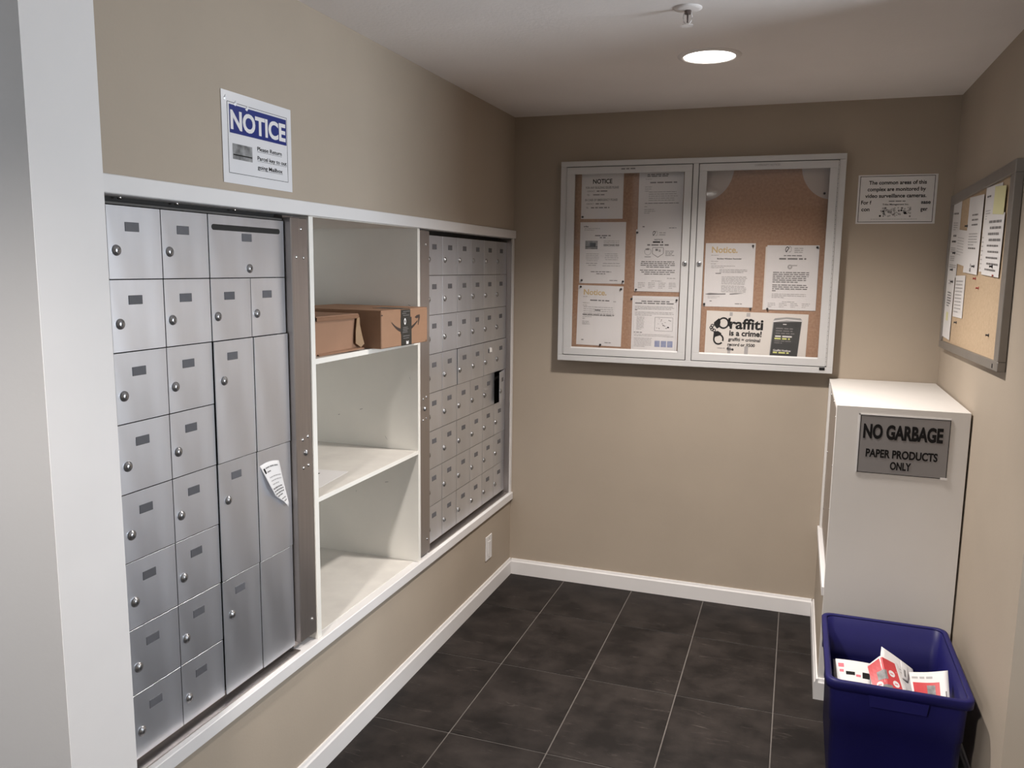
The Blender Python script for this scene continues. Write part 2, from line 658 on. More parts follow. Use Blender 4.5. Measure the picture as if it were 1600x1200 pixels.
# floor: grout bed with single tiles
floor = struct('floor', MB().box(-2.3, 3.6, -6.6, 0.15, -0.08, -0.0025), GROUT)
TW, TH, TG = 0.3696, 0.556, 0.0048
tcache = {}
for i in range(-6, 13):
    for j in range(-1, 12):
        x0 = 0.3171 + TW * i
        y1 = -0.444 - TH * j
        x1, y0 = x0 + TW, y1 - TH
        y1 = min(y1, 0.0)
        if y0 > -2.9:
            x0 = max(x0, 0.0)
        if y0 > -1.6:
            x1 = min(x1, WX)
        if x0 > WX - 0.01:
            y1 = min(y1, -1.615)
        x0, x1, y0 = max(x0, -2.2), min(x1, 3.5), max(y0, -6.5)
        if x1 - x0 < 0.03 or y1 - y0 < 0.03:
            continue
        sx, sy = round(x1 - x0 - TG, 4), round(y1 - y0 - TG, 4)
        if (sx, sy) not in tcache:
            me = MB().box(-sx / 2, sx / 2, -sy / 2, sy / 2, -0.0075, 0.0, 0.0012).mesh('tile')
            me.materials.append(TILE)
            tcache[(sx, sy)] = me
        link('tile', tcache[(sx, sy)], floor, ((x0 + x1) / 2, (y0 + y1) / 2, 0))

# baseboards (profile: flat face, small step and chamfer at the top)
BH = 0.086


def base_prof(sgn, base):
    return [(base, 0.0), (base + sgn * 0.013, 0.0), (base + sgn * 0.013, BH - 0.016), (base + sgn * 0.009, BH - 0.010),
            (base + sgn * 0.006, BH), (base, BH)]


struct('baseboard_left', MB().prism(base_prof(1, 0.0), 'y', -2.78, 0.0), WHITE)
struct('baseboard_back', MB().prism(base_prof(-1, 0.0), 'x', 0.013, 1.574), WHITE)
struct('baseboard_right', MB().prism(base_prof(-1, WX), 'y', -1.615, -0.837), WHITE)

# white casing around the mailboxes and the shelf
struct('trim_2', MB().box(-0.06, 0.015, -2.78, -0.001, 1.827, 1.868, 0.002), WHITE)
struct('trim_3', MB().box(-0.06, 0.015, -2.78, -0.001, 0.424, 0.463, 0.002), WHITE)
struct('trim_4', MB().box(-0.06, 0.006, -0.028, -0.001, 0.463, 1.827, 0.001), WHITE)

# ------------------------------------------------------------------ mailboxes
ZT, PZ = 1.807, 0.1657
DX = -0.024     # door face


def rows(k):
    return ZT - PZ * k


LOCK_ME = MB().lathe((0, 0, 0), 'x', [(0.0125, -0.004), (0.0125, 0.0015), (0.0118, 0.0032), (0.0085, 0.0042), (0.0075, 0.0056), (0.0062, 0.0064), (0.0, 0.0066)], 18).mesh('lock')
LOCK_ME.materials.append(mat('dull_chrome', (0.42, 0.42, 0.43), 0.3, metal=0.95, var=0.05, scale=80))
KEY_ME = MB().box(0.0050, 0.0071, -0.0014, 0.0014, -0.0045, 0.0020).mesh('keyway')
KEY_ME.materials.append(KEYHOLE)
PLATE_ME = MB().box(-0.001, 0.0012, -0.021, 0.021, -0.0105, 0.0105, 0.0005).mesh('name_plate')
PLATE_ME.materials.append(PLATE)
DOORS = {}
rnd = random.Random(4)


def door_mesh(wy, hz):
    key = (round(wy, 4), round(hz, 4))
    if key not in DOORS:
        g = 0.0024
        me = MB().box(-0.0025, 0.0, g / 2, wy - g / 2, -hz + g / 2, -g / 2, 0.0003).mesh('mailbox_door')
        me.materials.append(DOORM)
        DOORS[key] = me
    return DOORS[key]


def door(unit, y0, y1, z1, z0, name='mailbox_door', plate=True, lock=True, dx=0.0, ply=0.074, plz=0.047, lky=0.0245, lkz=0.1005):
    d = link(name, door_mesh(y1 - y0, z1 - z0), unit, (DX + dx, y0, z1))
    wy = y1 - y0
    if plate:
        link('name_plate', PLATE_ME, d, (0, wy / 2 + 0.002 if ply is None else ply, -plz))
    if lock:
        k = link('lock', LOCK_ME, d, (0, lky, -lkz))
        k.rotation_euler = (rnd.uniform(-0.4, 0.4), 0, 0)
        kk = link('keyway', KEY_ME, d, (0, lky, -lkz))
        kk.rotation_euler = k.rotation_euler
    return d


def screw_mesh():
    me = MB().lathe((0, 0, 0), 'x', [(0.0055, -0.001), (0.0055, 0.001), (0.004, 0.0028), (0.0, 0.0034)], 12).mesh('screw')
    me.materials.append(CHROME)
    return me


SCREW = screw_mesh()

# --- left unit
mu = thing('mailbox_unit', 'brushed aluminium mailbox bank with outgoing slot and tall parcel doors beside the white pillar', 'mailbox',
           (-0.03, -2.32, 0.463))
off = Vector((0.03, 2.32, -0.463))


class Shift:
    """mesh builder in world coordinates whose parts hang under a thing at an offset"""

    def __init__(self, root):
        self.root = root
        self.l = Vector(root.location)

    def part(self, name, mb, material, parent=None):
        o = mb.build(name, material, parent if parent else self.root)
        if parent is None:
            o.location = -self.l
        return o


U1 = Shift(mu)
y_l, y_r = -2.777, -1.9085
U1.part('housing', MB().box(-0.45, -0.058, y_l, y_r, 0.4625, 1.8275), DARK)
fr = MB()
fr.box(-0.058, -0.030, -1.9955, y_r, 0.468, 1.824)
fr.box(-0.058, -0.030, y_l, -2.662, 0.468, 1.824)
fr.box(-0.058, -0.046, -2.662, -1.9955, 0.464, 0.479)
fr.box(-0.046, -0.003, -2.777, -1.9975, 0.4632, 0.4665)
U1.part('side_frame', fr, STEEL)
tr = MB().box(-0.058, -0.030, -2.662, -1.9955, 1.8085, 1.8135)
U1.part('top_rail', tr, mat('dark_steel', (0.10, 0.095, 0.09), 0.6, metal=0.3, var=0.06))
post = U1.part('steel_post', MB().box(-0.030, 0.0, -1.9965, -1.9105, 0.490, 1.818, 0.0025), STEEL)
for yy, zz in ((-1.945, 1.785), (-1.935, 0.545), (-1.972, 1.702), (-1.935, 1.700), (-1.962, 1.142), (-1.934, 1.147),
               (-1.962, 1.052), (-1.934, 1.056)):
    link('screw', SCREW, post, (0.0, yy, zz))
link('post_lock', LOCK_ME, post, (0.0, -1.947, 1.098)).scale = (1.0, 0.8, 0.8)
for yy in (-2.60, -2.42, -2.20):
    s_ = link('screw', SCREW, mu, Vector((-0.040, yy, 1.8245)) - U1.l)
    s_.rotation_euler = (0, R(90), 0)
YL = [-2.658, -2.4935, -2.3285, -2.163, -2.0005]


def ldoor(c0, c1, r0, r1, **k):
    d = door(mu, YL[c0], YL[c1], rows(r0), rows(r1), **k)
    d.location -= U1.l
    return d


for r_ in range(8):
    for c_ in range(2):
        ldoor(c_, c_ + 1, r_, r_ + 1, dx=rnd.uniform(-0.0002, 0.0002) - 0.0005 * r_)
sd = ldoor(2, 4, 0, 1, name='outgoing_mail_door', ply=0.155, plz=0.056, lky=0.163, lkz=0.140, dx=0.0015)
sl = MB()
pts = []
for i in range(9):
    a = R(90 + 180 * i / 8)
    pts.append((0.020 + 0.0075 * math.cos(a), -0.033 + 0.0075 * math.sin(a)))
for i in range(9):
    a = R(-90 + 180 * i / 8)
    pts.append((0.300 + 0.0075 * math.cos(a), -0.033 + 0.0075 * math.sin(a)))
sl.prism(pts, 'x', -0.006, 0.0008)
sl.build('mail_slot', DARK, sd)
for c_ in (2, 3):
    ldoor(c_, c_ + 1, 1, 2, dx=0.0012)
for k, (a, b_) in enumerate(((2, 4), (4, 6), (6, 8))):
    ldoor(2, 3, a, b_, name='parcel_door', dx=(0.004, 0.0025, 0.001)[k], plz=0.044, lky=0.036, lkz=0.108)
    ldoor(3, 4, a, b_, name='blank_panel', plate=False, lock=False, dx=(0.0065, 0.005, 0.0035)[k])

# --- right unit
mu2 = thing('mailbox_unit', 'bank of forty eight small grey mailboxes at the far end by the corner', 'mailbox', (-0.03, -0.58, 0.463))
U2 = Shift(mu2)
U2.part('housing', MB().box(-0.45, -0.058, -1.1295, -0.029, 0.4625, 1.8275), DARK)
fr = MB()
fr.box(-0.058, -0.030, -1.1295, -1.018, 0.468, 1.824)
fr.box(-0.058, -0.046, -1.018, -0.034, 0.464, 0.479)
fr.box(-0.046, -0.003, -1.035, -0.035, 0.4632, 0.4665)
fr.box(-0.058, 0.0, -0.0345, -0.029, 0.468, 1.824)
U2.part('side_frame', fr, STEEL)
post2 = U2.part('steel_post', MB().box(-0.030, 0.0, -1.1285, -1.0365, 0.475, 1.820, 0.0025), STEEL)
for yy, zz in ((-1.072, 1.765), (-1.065, 0.535), (-1.100, 1.140), (-1.070, 1.146), (-1.100, 1.052), (-1.070, 1.056)):
    link('screw', SCREW, post2, (0.0, yy, zz))
link('post_lock', LOCK_ME, post2, (0.0, -1.085, 1.098)).scale = (1.0, 0.8, 0.8)
YR = [-1.0165 + 0.1635 * k for k in range(7)]
for r_ in range(8):
    for c_ in range(6):
        dx = rnd.uniform(-0.0003, 0.0003) - 0.0004 * r_
        if c_ >= 2 and r_ == 3:
            dx += 0.0035
        d = door(mu2, YR[c_], YR[c_ + 1], rows(r_), rows(r_ + 1), dx=dx, ply=0.080)
        d.location -= U2.l
        if r_ == 4 and c_ == 5:          # this one hangs ajar, hinged at its right edge
            d.location += Vector((0.0, 0.1635 * (1 - math.cos(R(10))), 0.0))
            d.rotation_euler = (0, 0, R(10))
            d.location.x += 0.1635 * math.sin(R(10))
            d['label'] = 'mailbox door standing slightly ajar'
# paper scrap over one name plate, remains of tape on another
st = MB().box(DX + 0.0055, DX + 0.0062, -0.293, -0.258, 1.255, 1.278)
U2.part('sticker', st, PAPER)

# the curled letter stuck to the blank parcel panel
LE = [(0.0, -2.1535, 1.0997), (0.42, -2.1272, 1.0372), (0.66, -2.1035, 0.9989), (0.88, -2.058, 0.9690), (1.0, -2.0432, 0.9504)]
RE = [(0.0, -2.0620, 1.0975), (0.45, -2.0421, 1.0276), (1.0, -2.0170, 0.9515)]


def lerp(tab, t):
    for a, b_ in zip(tab, tab[1:]):
        if t <= b_[0]:
            k = (t - a[0]) / (b_[0] - a[0])
            return a[1] + (b_[1] - a[1]) * k, a[2] + (b_[2] - a[2]) * k
    return tab[-1][1:]


def letter_shape(x, y):
    s, t = x / 0.10, y / 0.15
    a, b_ = lerp(LE, t), lerp(RE, t)
    yy = a[0] + (b_[0] - a[0]) * s
    zz = a[1] + (b_[1] - a[1]) * s + 0.006 * math.sin(math.pi * s) * (1 - t)
    bulge = 0.004 + 0.018 * t * t * (1 - s) * (1 + 0.3 * math.sin(6 * t)) + 0.010 * math.sin(math.pi * t) * (1 - s)
    # local x -> +Y, local -y -> +X on the left wall
    return (yy + 2.10, -bulge, zz - 1.10)


S = Sheet('delivery_notice', 'curled white delivery slip stuck on a blank parcel panel', 'paper', 0.10, 0.15, (DX + 0.002, -2.10, 1.10), FACE_LEFT,
          PAPER, shape=letter_shape, nx=8, nz=14, thick=0.0004)
S.rect(0.006, 0.012, 0.008, 0.016, INK)
S.lines(0.018, 0.012, 0.07, 2, 0.012, 0.0035, GINK, 5, 0.3)
S.lines(0.018, 0.042, 0.075, 3, 0.011, 0.0030, LINK, 6)
S.lines(0.008, 0.076, 0.082, 4, 0.009, 0.0040, GINK, 7, 0.7)
S.lines(0.012, 0.118, 0.07, 2, 0.010, 0.0030, GINK, 8, 0.8)
S.done()

# ------------------------------------------------------------------ open shelf between the mailbox banks
sh = thing('shelf_unit', 'built-in white open shelf with two shelves between the mailbox banks', 'shelf', (-0.24, -1.52, 0.463))
SU = Shift(sh)
SU.part('side_panel', MB().box(-0.52, 0.003, -1.907, -1.884, 0.4635, 1.8265, 0.001), SHELFW)
SU.part('side_panel', MB().box(-0.52, 0.003, -1.152, -1.132, 0.4635, 1.8265, 0.001), SHELFW)
SU.part('back_panel', MB().box(-0.52, -0.50, -1.884, -1.152, 0.4635, 1.8265), SHELFW)
SU.part('top_panel', MB().box(-0.50, 0.0, -1.8838, -1.1522, 1.8252, 1.8268), SHELFW)
SU.part('bottom_panel', MB().box(-0.50, -0.0615, -1.884, -1.152, 0.445, 0.4630), SHELFTOP)
SU.part('bottom_panel', MB().box(-0.50, -0.020, -1.8838, -1.1522, 0.4632, 0.4655), SHELFTOP)
SU.part('shelf', MB().box(-0.50, 0.0, -1.8838, -1.1522, 1.3690, 1.3860, 0.001), SHELFTOP)
SU.part('shelf', MB().box(-0.50, 0.0, -1.8838, -1.1522, 0.9210, 0.9360, 0.001), SHELFTOP)
SU.part('edge_strip', MB().box(0.0, 0.002, -1.8838, -1.1522, 1.3690, 1.3860), SHELFW)
SU.part('edge_strip', MB().box(0.0, 0.002, -1.8838, -1.1522, 0.9210, 0.9360), SHELFW)
sc = MB()
rs = random.Random(12)
for zz, n_ in ((0.9, 7), (1.25, 4), (1.62, 2)):
    for _ in range(n_):
        x_ = rs.uniform(-0.42, -0.03)
        z_ = zz + rs.uniform(-0.28, 0.0)
        a = rs.uniform(-1.5, 1.5)
        l_ = rs.uniform(0.006, 0.02)
        dx, dz = l_ * math.cos(a), l_ * math.sin(a)
        sc.add([(x_, -1.1525, z_), (x_ + dx, -1.1525, z_ + dz), (x_ + dx, -1.1525, z_ + dz + 0.0018), (x_, -1.1525, z_ + 0.0018)],
               [(0, 1, 2, 3)])
SU.part('scuff_mark', sc, GINK)

# sheet of paper lying on the lower shelf
pl = Sheet('letter', 'white printed letter lying on the lower shelf', 'paper', 0.28, 0.215, (-0.081, -1.560, 0.9378), 0.0, PAPER, thick=0.0009)
pl.rect(0.050, 0.085, 0.018, 0.012, INK).rect(0.074, 0.082, 0.010, 0.014, GINK).rect(0.090, 0.085, 0.030, 0.010, GINK)
pl.lines(0.03, 0.115, 0.20, 7, 0.012, 0.003, LINK, 3)
pl.done()
pl.o.rotation_euler = (R(-90), 0, R(-84))

# ------------------------------------------------------------------ cardboard boxes
def carton_b():
    t = thing('cardboard_box', 'brown shipping box with black tape and a smile arrow, sticking out of the shelf', 'box',
              (0.043, -1.529, 1.3864), math.atan2(-0.017, 0.344) + R(90))
    # local: x along the front (towards +Y), -y out of the shelf
    L, D, Hh = 0.3445, 0.42, 0.1325
    b = MB().box(0, L, 0, D, 0, Hh, 0.0025)
    b.build('carton', CARD, t)
    fl = MB()
    fl.box(0.002, L - 0.002, 0.002, D / 2 - 0.001, Hh, Hh + 0.003)
    fl.box(0.002, L - 0.002, D / 2 + 0.001, D - 0.002, Hh, Hh + 0.003)
    fl.build('top_flap', CARD, t)
    tp = MB()
    u = lambda k: k * L
    for (a, b2, z0, z1) in ((0.40, 0.605, 0.104, 0.1325), (0.395, 0.63, 0.045, 0.104), (0.405, 0.63, 0.0, 0.045)):
        tp.box(u(a), u(b2), -0.0007, 0.0, z0, z1)
    tp.box(u(0.40), u(0.605), -0.0007, 0.12, Hh + 0.003, Hh + 0.0037)
    tp.build('black_tape', TAPE, t)
    # printed smile and arrow head
    im = MB()

    def curve(p0, p1, p2, w0, w1, w2, n=14):
        vs_, fs = [], []
        for i in range(n + 1):
            s = i / n
            x = (1 - s) ** 2 * p0[0] + 2 * s * (1 - s) * p1[0] + s * s * p2[0]
            z = (1 - s) ** 2 * p0[1] + 2 * s * (1 - s) * p1[1] + s * s * p2[1]
            ww = (1 - s) ** 2 * w0 + 2 * s * (1 - s) * w1 + s * s * w2
            vs_ += [(x, -0.0005, z - ww), (x, -0.0005, z + ww)]
        for i in range(n):
            fs.append((2 * i, 2 * i + 1, 2 * i + 3, 2 * i + 2))
        im.add(vs_, fs)
    curve((u(0.205), 0.090), (u(0.46), 0.022), (u(0.765), 0.086), 0.002, 0.0115, 0.003)
    im.add([(u(a), -0.0006, z) for a, z in ((0.70, 0.101), (0.745, 0.108), (0.815, 0.110), (0.820, 0.100), (0.785, 0.070), (0.775, 0.071),
                                            (0.783, 0.098), (0.74, 0.096))], [tuple(range(8))])
    im.add([(u(a), -0.0006, z) for a, z in ((-0.0, 0.117), (0.03, 0.117), (0.03, 0.1205), (-0.0, 0.1205))], [(0, 1, 2, 3)])
    im.add([(u(a), -0.0006, z) for a, z in ((0.955, 0.004), (0.975, 0.004), (0.975, 0.008), (0.955, 0.008))], [(0, 1, 2, 3)])
    im.build('printed_smile', BOXINK, t)
    tl = MB()
    for i in range(20):
        a0, a1 = 2 * math.pi * i / 20, 2 * math.pi * (i + 1) / 20
        q = []
        for a, rr in ((a0, 1), (a1, 1), (a1, 0.45), (a0, 0.45)):
            q.append((u(0.485) + 0.0075 * rr * math.cos(a), -0.0011, 0.089 + 0.0125 * rr * math.sin(a)))
        tl.add(q, [(0, 1, 2, 3)])
    tl.add([(u(a), -0.0011, z) for a, z in ((0.51, 0.004), (0.56, 0.004), (0.56, 0.017), (0.535, 0.013), (0.51, 0.017))], [(0, 1, 2, 3, 4)])
    tl.build('tape_logo', PAPER, t)
    tw = MB()
    r_ = random.Random(2)
    for z in (0.125, 0.118, 0.111, 0.066, 0.060, 0.054, 0.048, 0.034, 0.026):
        x = u(0.42) + r_.uniform(0, 0.01)
        tw.box(x, x + r_.uniform(0.03, 0.05), -0.0011, -0.0008, z, z + 0.002)
    tw.build('tape_print', GINK, t)
    return t


t = carton_b()
# local +x must run along world (0.017, 0.344): rotate so
t.rotation_euler = (0, 0, math.atan2(0.344, 0.017))

t2 = thing('cardboard_box', 'opened brown carton with a torn tape strip, left on the upper shelf', 'box', (-0.034, -1.828, 1.3864),
           math.atan2(0.247, 0.017))
L2, D2, H2 = 0.235, 0.36, 0.128
wallb = MB()
wallb.box(0, L2, 0, 0.004, 0, H2 - 0.012)
wallb.box(0, L2, D2 - 0.004, D2, 0, H2 - 0.004)
wallb.box(0, 0.004, 0.004, D2 - 0.004, 0, H2 - 0.004)
wallb.box(L2 - 0.004, L2, 0.004, D2 - 0.004, 0, H2 - 0.004)
wallb.box(0.004, L2 - 0.004, 0.004, D2 - 0.004, 0, 0.004)
wallb.build('carton', CARD2, t2)
lid = MB().box(-0.001, L2 + 0.003, -0.006, D2 + 0.001, H2 - 0.004, H2, 0.001)
lid.build('lid', CARD2, t2)
MB().box(-0.001, L2 + 0.003, -0.009, -0.0055, H2 - 0.016, H2 - 0.0035, 0.001).build('lid_edge', CARDEDGE, t2)
fl2 = MB().add([(0.010, -0.001, 0.006), (L2 + 0.006, -0.001, 0.012), (L2 + 0.015, -0.020, 0.008), (0.006, -0.012, 0.000),
                (0.010, -0.001, 0.004), (L2 + 0.006, -0.001, 0.009), (L2 + 0.015, -0.020, 0.005), (0.006, -0.012, -0.0002)],
               [(0, 1, 2, 3), (4, 5, 6, 7), (0, 1, 5, 4), (1, 2, 6, 5), (2, 3, 7, 6), (3, 0, 4, 7)])
fl2.build('bottom_flap', CARD2, t2)
tk = MB()
kp = [(L2 - 0.012, -0.010, 0.112), (L2 + 0.004, -0.010, 0.115), (L2 + 0.002, -0.012, 0.09), (L2 + 0.010, -0.016, 0.05),
      (L2 + 0.016, -0.020, 0.022), (L2 - 0.002, -0.018, 0.012), (L2 - 0.024, -0.012, 0.026), (L2 - 0.020, -0.010, 0.07)]
tk.add(kp + [(x, y + 0.002, z) for x, y, z in kp], [tuple(range(8)), tuple(range(8, 16))] + [(i, (i + 1) % 8, 8 + (i + 1) % 8, 8 + i) for i in range(8)])
tk.build('torn_tape', KRAFT, t2)

# ------------------------------------------------------------------ NOTICE sheet above the mailboxes
S = Sheet('notice_sign', 'laminated NOTICE sign with a blue header above the left mailboxes', 'sign', 0.304, 0.233, (0.0022, -2.291, 2.1225),
          FACE_LEFT, LAMIN, thick=0.0012)
S.border(0.022, 0.026, 0.262, 0.181, 0.0012)
S.rect(0.030, 0.032, 0.250, 0.072, BLUE)
S.text('NOTICE', 0.0335, 0.0455, 0.0470, 0.242, PAPER, 0.035, lift=0.0009)
S.rect(0.039, 0.130, 0.082, 0.040, PHOTOINK)
S.rect(0.041, 0.157, 0.078, 0.003, INK, 0.0008)
for k, (s_, y_, wd) in enumerate((('Please Return', 0.125, 0.112), ('Parcel key to out', 0.150, 0.135), ('going Mailbox', 0.174, 0.114))):
    S.text(s_, 0.143, y_, 0.0105, wd, INK, 0.012)
    S.rect(0.143, y_ + 0.0130, wd, 0.0008, INK)
S.done()
tb = MB()
for y_, z_ in ((-2.283, 2.100), (-2.243, 2.092), (-2.195, 2.087)):
    tb.add([(0.0026, y_, z_), (0.0042, y_ + 0.006, z_ - 0.004), (0.0042, y_ + 0.014, z_ + 0.006), (0.0028, y_ + 0.010, z_ + 0.012), (0.005, y_ + 0.005, z_ + 0.004)],
           [(0, 1, 4), (1, 2, 4), (2, 3, 4), (3, 0, 4)])
tbo = tb.build('clear_tape', mat('clear_tape', (0.82, 0.82, 0.84), 0.12, spec=0.8, var=0.02), S.o)
tbo.matrix_parent_inverse = (Matrix.Translation(S.o.location) @ Matrix.Rotation(R(90), 4, 'Z')).inverted()

# ------------------------------------------------------------------ outlet plate
op = thing('wall_outlet', 'cream wall outlet plate low on the left wall under the far mailboxes', 'outlet', (0.0, -0.338, 0.258))
MB().box(0.0005, 0.006, -0.041, 0.041, -0.063, 0.063, 0.002).build('plate', WHITE, op)
MB().box(0.006, 0.0085, -0.018, 0.018, -0.034, 0.034, 0.001).build('insert', WHITE, op)
for z_ in (-0.048, 0.048):
    link('screw', SCREW, op, (0.006, 0, z_)).scale = (0.5, 0.5, 0.5)

# ------------------------------------------------------------------ glazed notice board on the back wall
dc = thing('display_case', 'wide aluminium glazed notice board with two locking doors on the back wall', 'notice board', (0.931, 0.0, 1.206))
DCS = Shift(dc)
X0, X1, Z0, Z1 = 0.2675, 1.5945, 1.2075, 2.2035
DCS.part('cork_panel', MB().box(X0 + 0.01, X1 - 0.01, -0.011, -0.001, Z0 + 0.01, Z1 - 0.01), CORK)
for nm, a in (('case_rail', (X0, X1, -0.058, -0.001, Z1 - 0.026, Z1)), ('case_rail', (X0, X1, -0.058, -0.001, Z0, Z0 + 0.029)),
              ('case_stile', (X0, X0 + 0.029, -0.058, -0.001, Z0 + 0.029, Z1 - 0.026)),
              ('case_stile', (X1 - 0.029, X1, -0.058, -0.001, Z0 + 0.029, Z1 - 0.026)),
              ('centre_stile', (0.9195, 0.9455, -0.057, -0.011, Z0 + 0.029, Z1 - 0.026))):
    DCS.part(nm, MB().box(*a, 0.0015), ALU)
for nm_, (a, b_, ga, gb, lk) in {'l': (0.3005, 0.9160, 0.339, 0.880, 0.898), 'r': (0.949, 1.5615, 0.984, 1.527, 0.966)}.items():
    zb, zt, gz0, gz1 = 1.2400, 2.1740, 1.2745, 2.141
    fr = MB()
    fr.box(a, b_, -0.060, -0.044, gz1, zt, 0.001)
    fr.box(a, b_, -0.060, -0.044, zb, gz0, 0.001)
    fr.box(a, ga, -0.060, -0.044, gz0, gz1, 0.001)
    fr.box(gb, b_, -0.060, -0.044, gz0, gz1, 0.001)
    d = DCS.part('door', fr, ALU)
    gk = MB()  # black strips behind the door gaps, their shade put in as colour
    gk.box(a - 0.004, b_ + 0.004, -0.044, -0.041, zt - 0.012, zt + 0.0036)
    gk.box(a - 0.004, b_ + 0.004, -0.044, -0.041, zb - 0.0036, zb + 0.012)
    gk.box(a - 0.004, a + 0.012, -0.044, -0.041, zb + 0.012, zt - 0.012)
    gk.box(b_ - 0.012, b_ + 0.004, -0.044, -0.041, zb + 0.012, zt - 0.012)
    gk.build('gap_shade', DARK, d)
    MB().box(ga - 0.001, gb + 0.001, -0.051, -0.048, gz0 - 0.001, gz1 + 0.001).build('glass_pane', GLASS, d)
    lk_ = MB().lathe((lk, -0.060, 1.707), 'y', [(0.0125, 0.0), (0.0125, -0.004), (0.009, -0.007), (0.004, -0.006), (0.0, -0.006)], 18)
    lk_.build('lock', CHROME, d)
    MB().cyl((lk, -0.0665, 1.707), 'y', 0.0035, -0.0006, 10).build('keyway', KEYHOLE, d)
    # narrow bright bead along the bottom of the glass
    MB().prism([(-0.0595, gz0), (-0.052, gz0), (-0.052, gz0 + 0.006)], 'x', ga, gb).build('glazing_bead', ALU, d)
    # piano hinge
    hg = MB()
    hx = a - 0.003 if nm_ == 'l' else b_ + 0.003
    for k in range(46):
        z_ = zb + 0.004 + k * 0.0202
        hg.cyl((hx, -0.0595, z_), 'z', 0.0028, 0.0185, 6)
    hg.build('hinge', ALU, d)
    hd = Sheet('header_label', '', '', 0.12, 0.016, (0, 0, 0), 0, ALU, parent=d, top=False, thick=0.0003)
    hd.o.location = ((ga + gb) / 2 - 0.06, -0.0606, 2.169)
    if nm_ == 'r':
        hd.text('COMMUNITY NOTICES', 0.004, 0.004, 0.008, 0.112, GINK, 0.0)
    else:
        hd.lines(0.024, 0.005, 0.075, 1, 0.01, 0.006, GINK, 4, 1.0)
    hd.done()
DCS.part('maker_badge', MB().box(1.536, 1.560, -0.0605, -0.058, 1.2225, 1.2355, 0.0004), INK)


def wall_sheet(name, label, x, z, w_, h_, y=-0.0125, roll=0.0, m=PAPER, cat='paper', group='papers in the glazed notice board', **k):
    return Sheet(name, label, cat, w_, h_, (x, y, z), FACE_BACK, m, group=group, roll=roll, **k)


# A
S = wall_sheet('notice_page', 'white NOTICE page with building and emergency contacts, top left in the glazed board', 0.364, 2.160, 0.213, 0.235)
S.text('NOTICE', 0.058, 0.040, 0.0215, 0.098, INK, 0.025)
S.text('FOR ANY BUILDING ISSUES PLEASE', 0.022, 0.076, 0.0110, 0.168, GINK, 0.02)
S.text('CONTACT:', 0.029, 0.095, 0.0075, 0.040, GINK, 0.01).lines(0.078, 0.096, 0.062, 1, 0.01, 0.0055, GINK, 1, 1.0)
S.text('TEL:', 0.029, 0.113, 0.0075, 0.014, GINK, 0.01).lines(0.060, 0.114, 0.058, 1, 0.01, 0.0050, GINK, 2, 1.0)
S.text('IN CASE OF EMERGENCY PLEASE', 0.020, 0.136, 0.0110, 0.165, GINK, 0.02)
S.text('CONTACT:', 0.026, 0.157, 0.0075, 0.040, GINK, 0.01).lines(0.074, 0.158, 0.045, 1, 0.01, 0.0055, GINK, 3, 1.0)
S.text('TEL:', 0.024, 0.176, 0.0075, 0.016, GINK, 0.01).lines(0.050, 0.177, 0.095, 1, 0.01, 0.0055, GINK, 4, 1.0)
S.done()
# B
S = wall_sheet('notice_page', 'white page with a small dark photograph, middle left in the glazed board', 0.362, 1.909, 0.234, 0.306)
S.text('tribe', 0.018, 0.017, 0.008, 0.024, INK, 0.02)
S.lines(0.022, 0.030, 0.085, 2, 0.008, 0.003, LINK, 11)
S.lines(0.075, 0.064, 0.085, 2, 0.010, 0.0055, GINK, 12, 0.35, True)
S.rect(0.028, 0.092, 0.064, 0.042, PHOTOINK)
S.rect(0.028, 0.120, 0.064, 0.003, INK, 0.0008).rect(0.052, 0.104, 0.030, 0.016, INK, 0.0007)
S.lines(0.120, 0.092, 0.085, 4, 0.0085, 0.0030, LINK, 13, 0.95, True)
S.lines(0.120, 0.112, 0.085, 1, 0.0085, 0.0040, GINK, 23, 0.95, True)
S.lines(0.030, 0.156, 0.072, 5, 0.0085, 0.0028, LINK, 14, 0.8, True)
S.lines(0.130, 0.156, 0.070, 4, 0.0095, 0.0032, LINK, 15, 0.9, True)
S.lines(0.032, 0.203, 0.068, 2, 0.010, 0.0040, LINK, 16, 0.6, True)
S.lines(0.120, 0.203, 0.090, 2, 0.012, 0.0035, LINK, 17, 1.0, True)
S.lines(0.055, 0.245, 0.115, 2, 0.010, 0.0040, GINK, 18, 0.4, True)
S.lines(0.158, 0.288, 0.040, 1, 0.01, 0.0035, GINK, 19, 1.0)
S.done()
# C
S = wall_sheet('notice_page', 'white page headed Notice. in ochre, bottom left in the glazed board', 0.359, 1.594, 0.234, 0.305, roll=R(0.9))
S.text('Notice.', 0.030, 0.020, 0.0275, 0.118, YINK, 0.02)
S.lines(0.028, 0.056, 0.022, 1, 0.01, 0.0030, LINK, 21, 1.0)
S.lines(0.065, 0.072, 0.100, 1, 0.01, 0.0055, GINK, 22, 1.0)
S.lines(0.185, 0.076, 0.014, 1, 0.01, 0.0040, LINK, 23, 1.0)
S.lines(0.028, 0.088, 0.035, 2, 0.012, 0.0028, LINK, 24)
S.lines(0.032, 0.108, 0.165, 5, 0.0105, 0.0030, LINK, 25, 0.9)
S.lines(0.092, 0.122, 0.038, 1, 0.01, 0.0050, GINK, 26, 1.0)
S.lines(0.028, 0.146, 0.170, 1, 0.01, 0.0045, GINK, 27, 0.97)
S.lines(0.028, 0.158, 0.055, 2, 0.009, 0.0030, LINK, 28, 0.3)
S.lines(0.028, 0.182, 0.040, 3, 0.007, 0.0032, LINK, 29, 1.0)
S.rect(0.026, 0.276, 0.012, 0.005, GINK)
S.lines(0.150, 0.286, 0.034, 1, 0.01, 0.0035, GINK, 30, 1.0)
S.done()
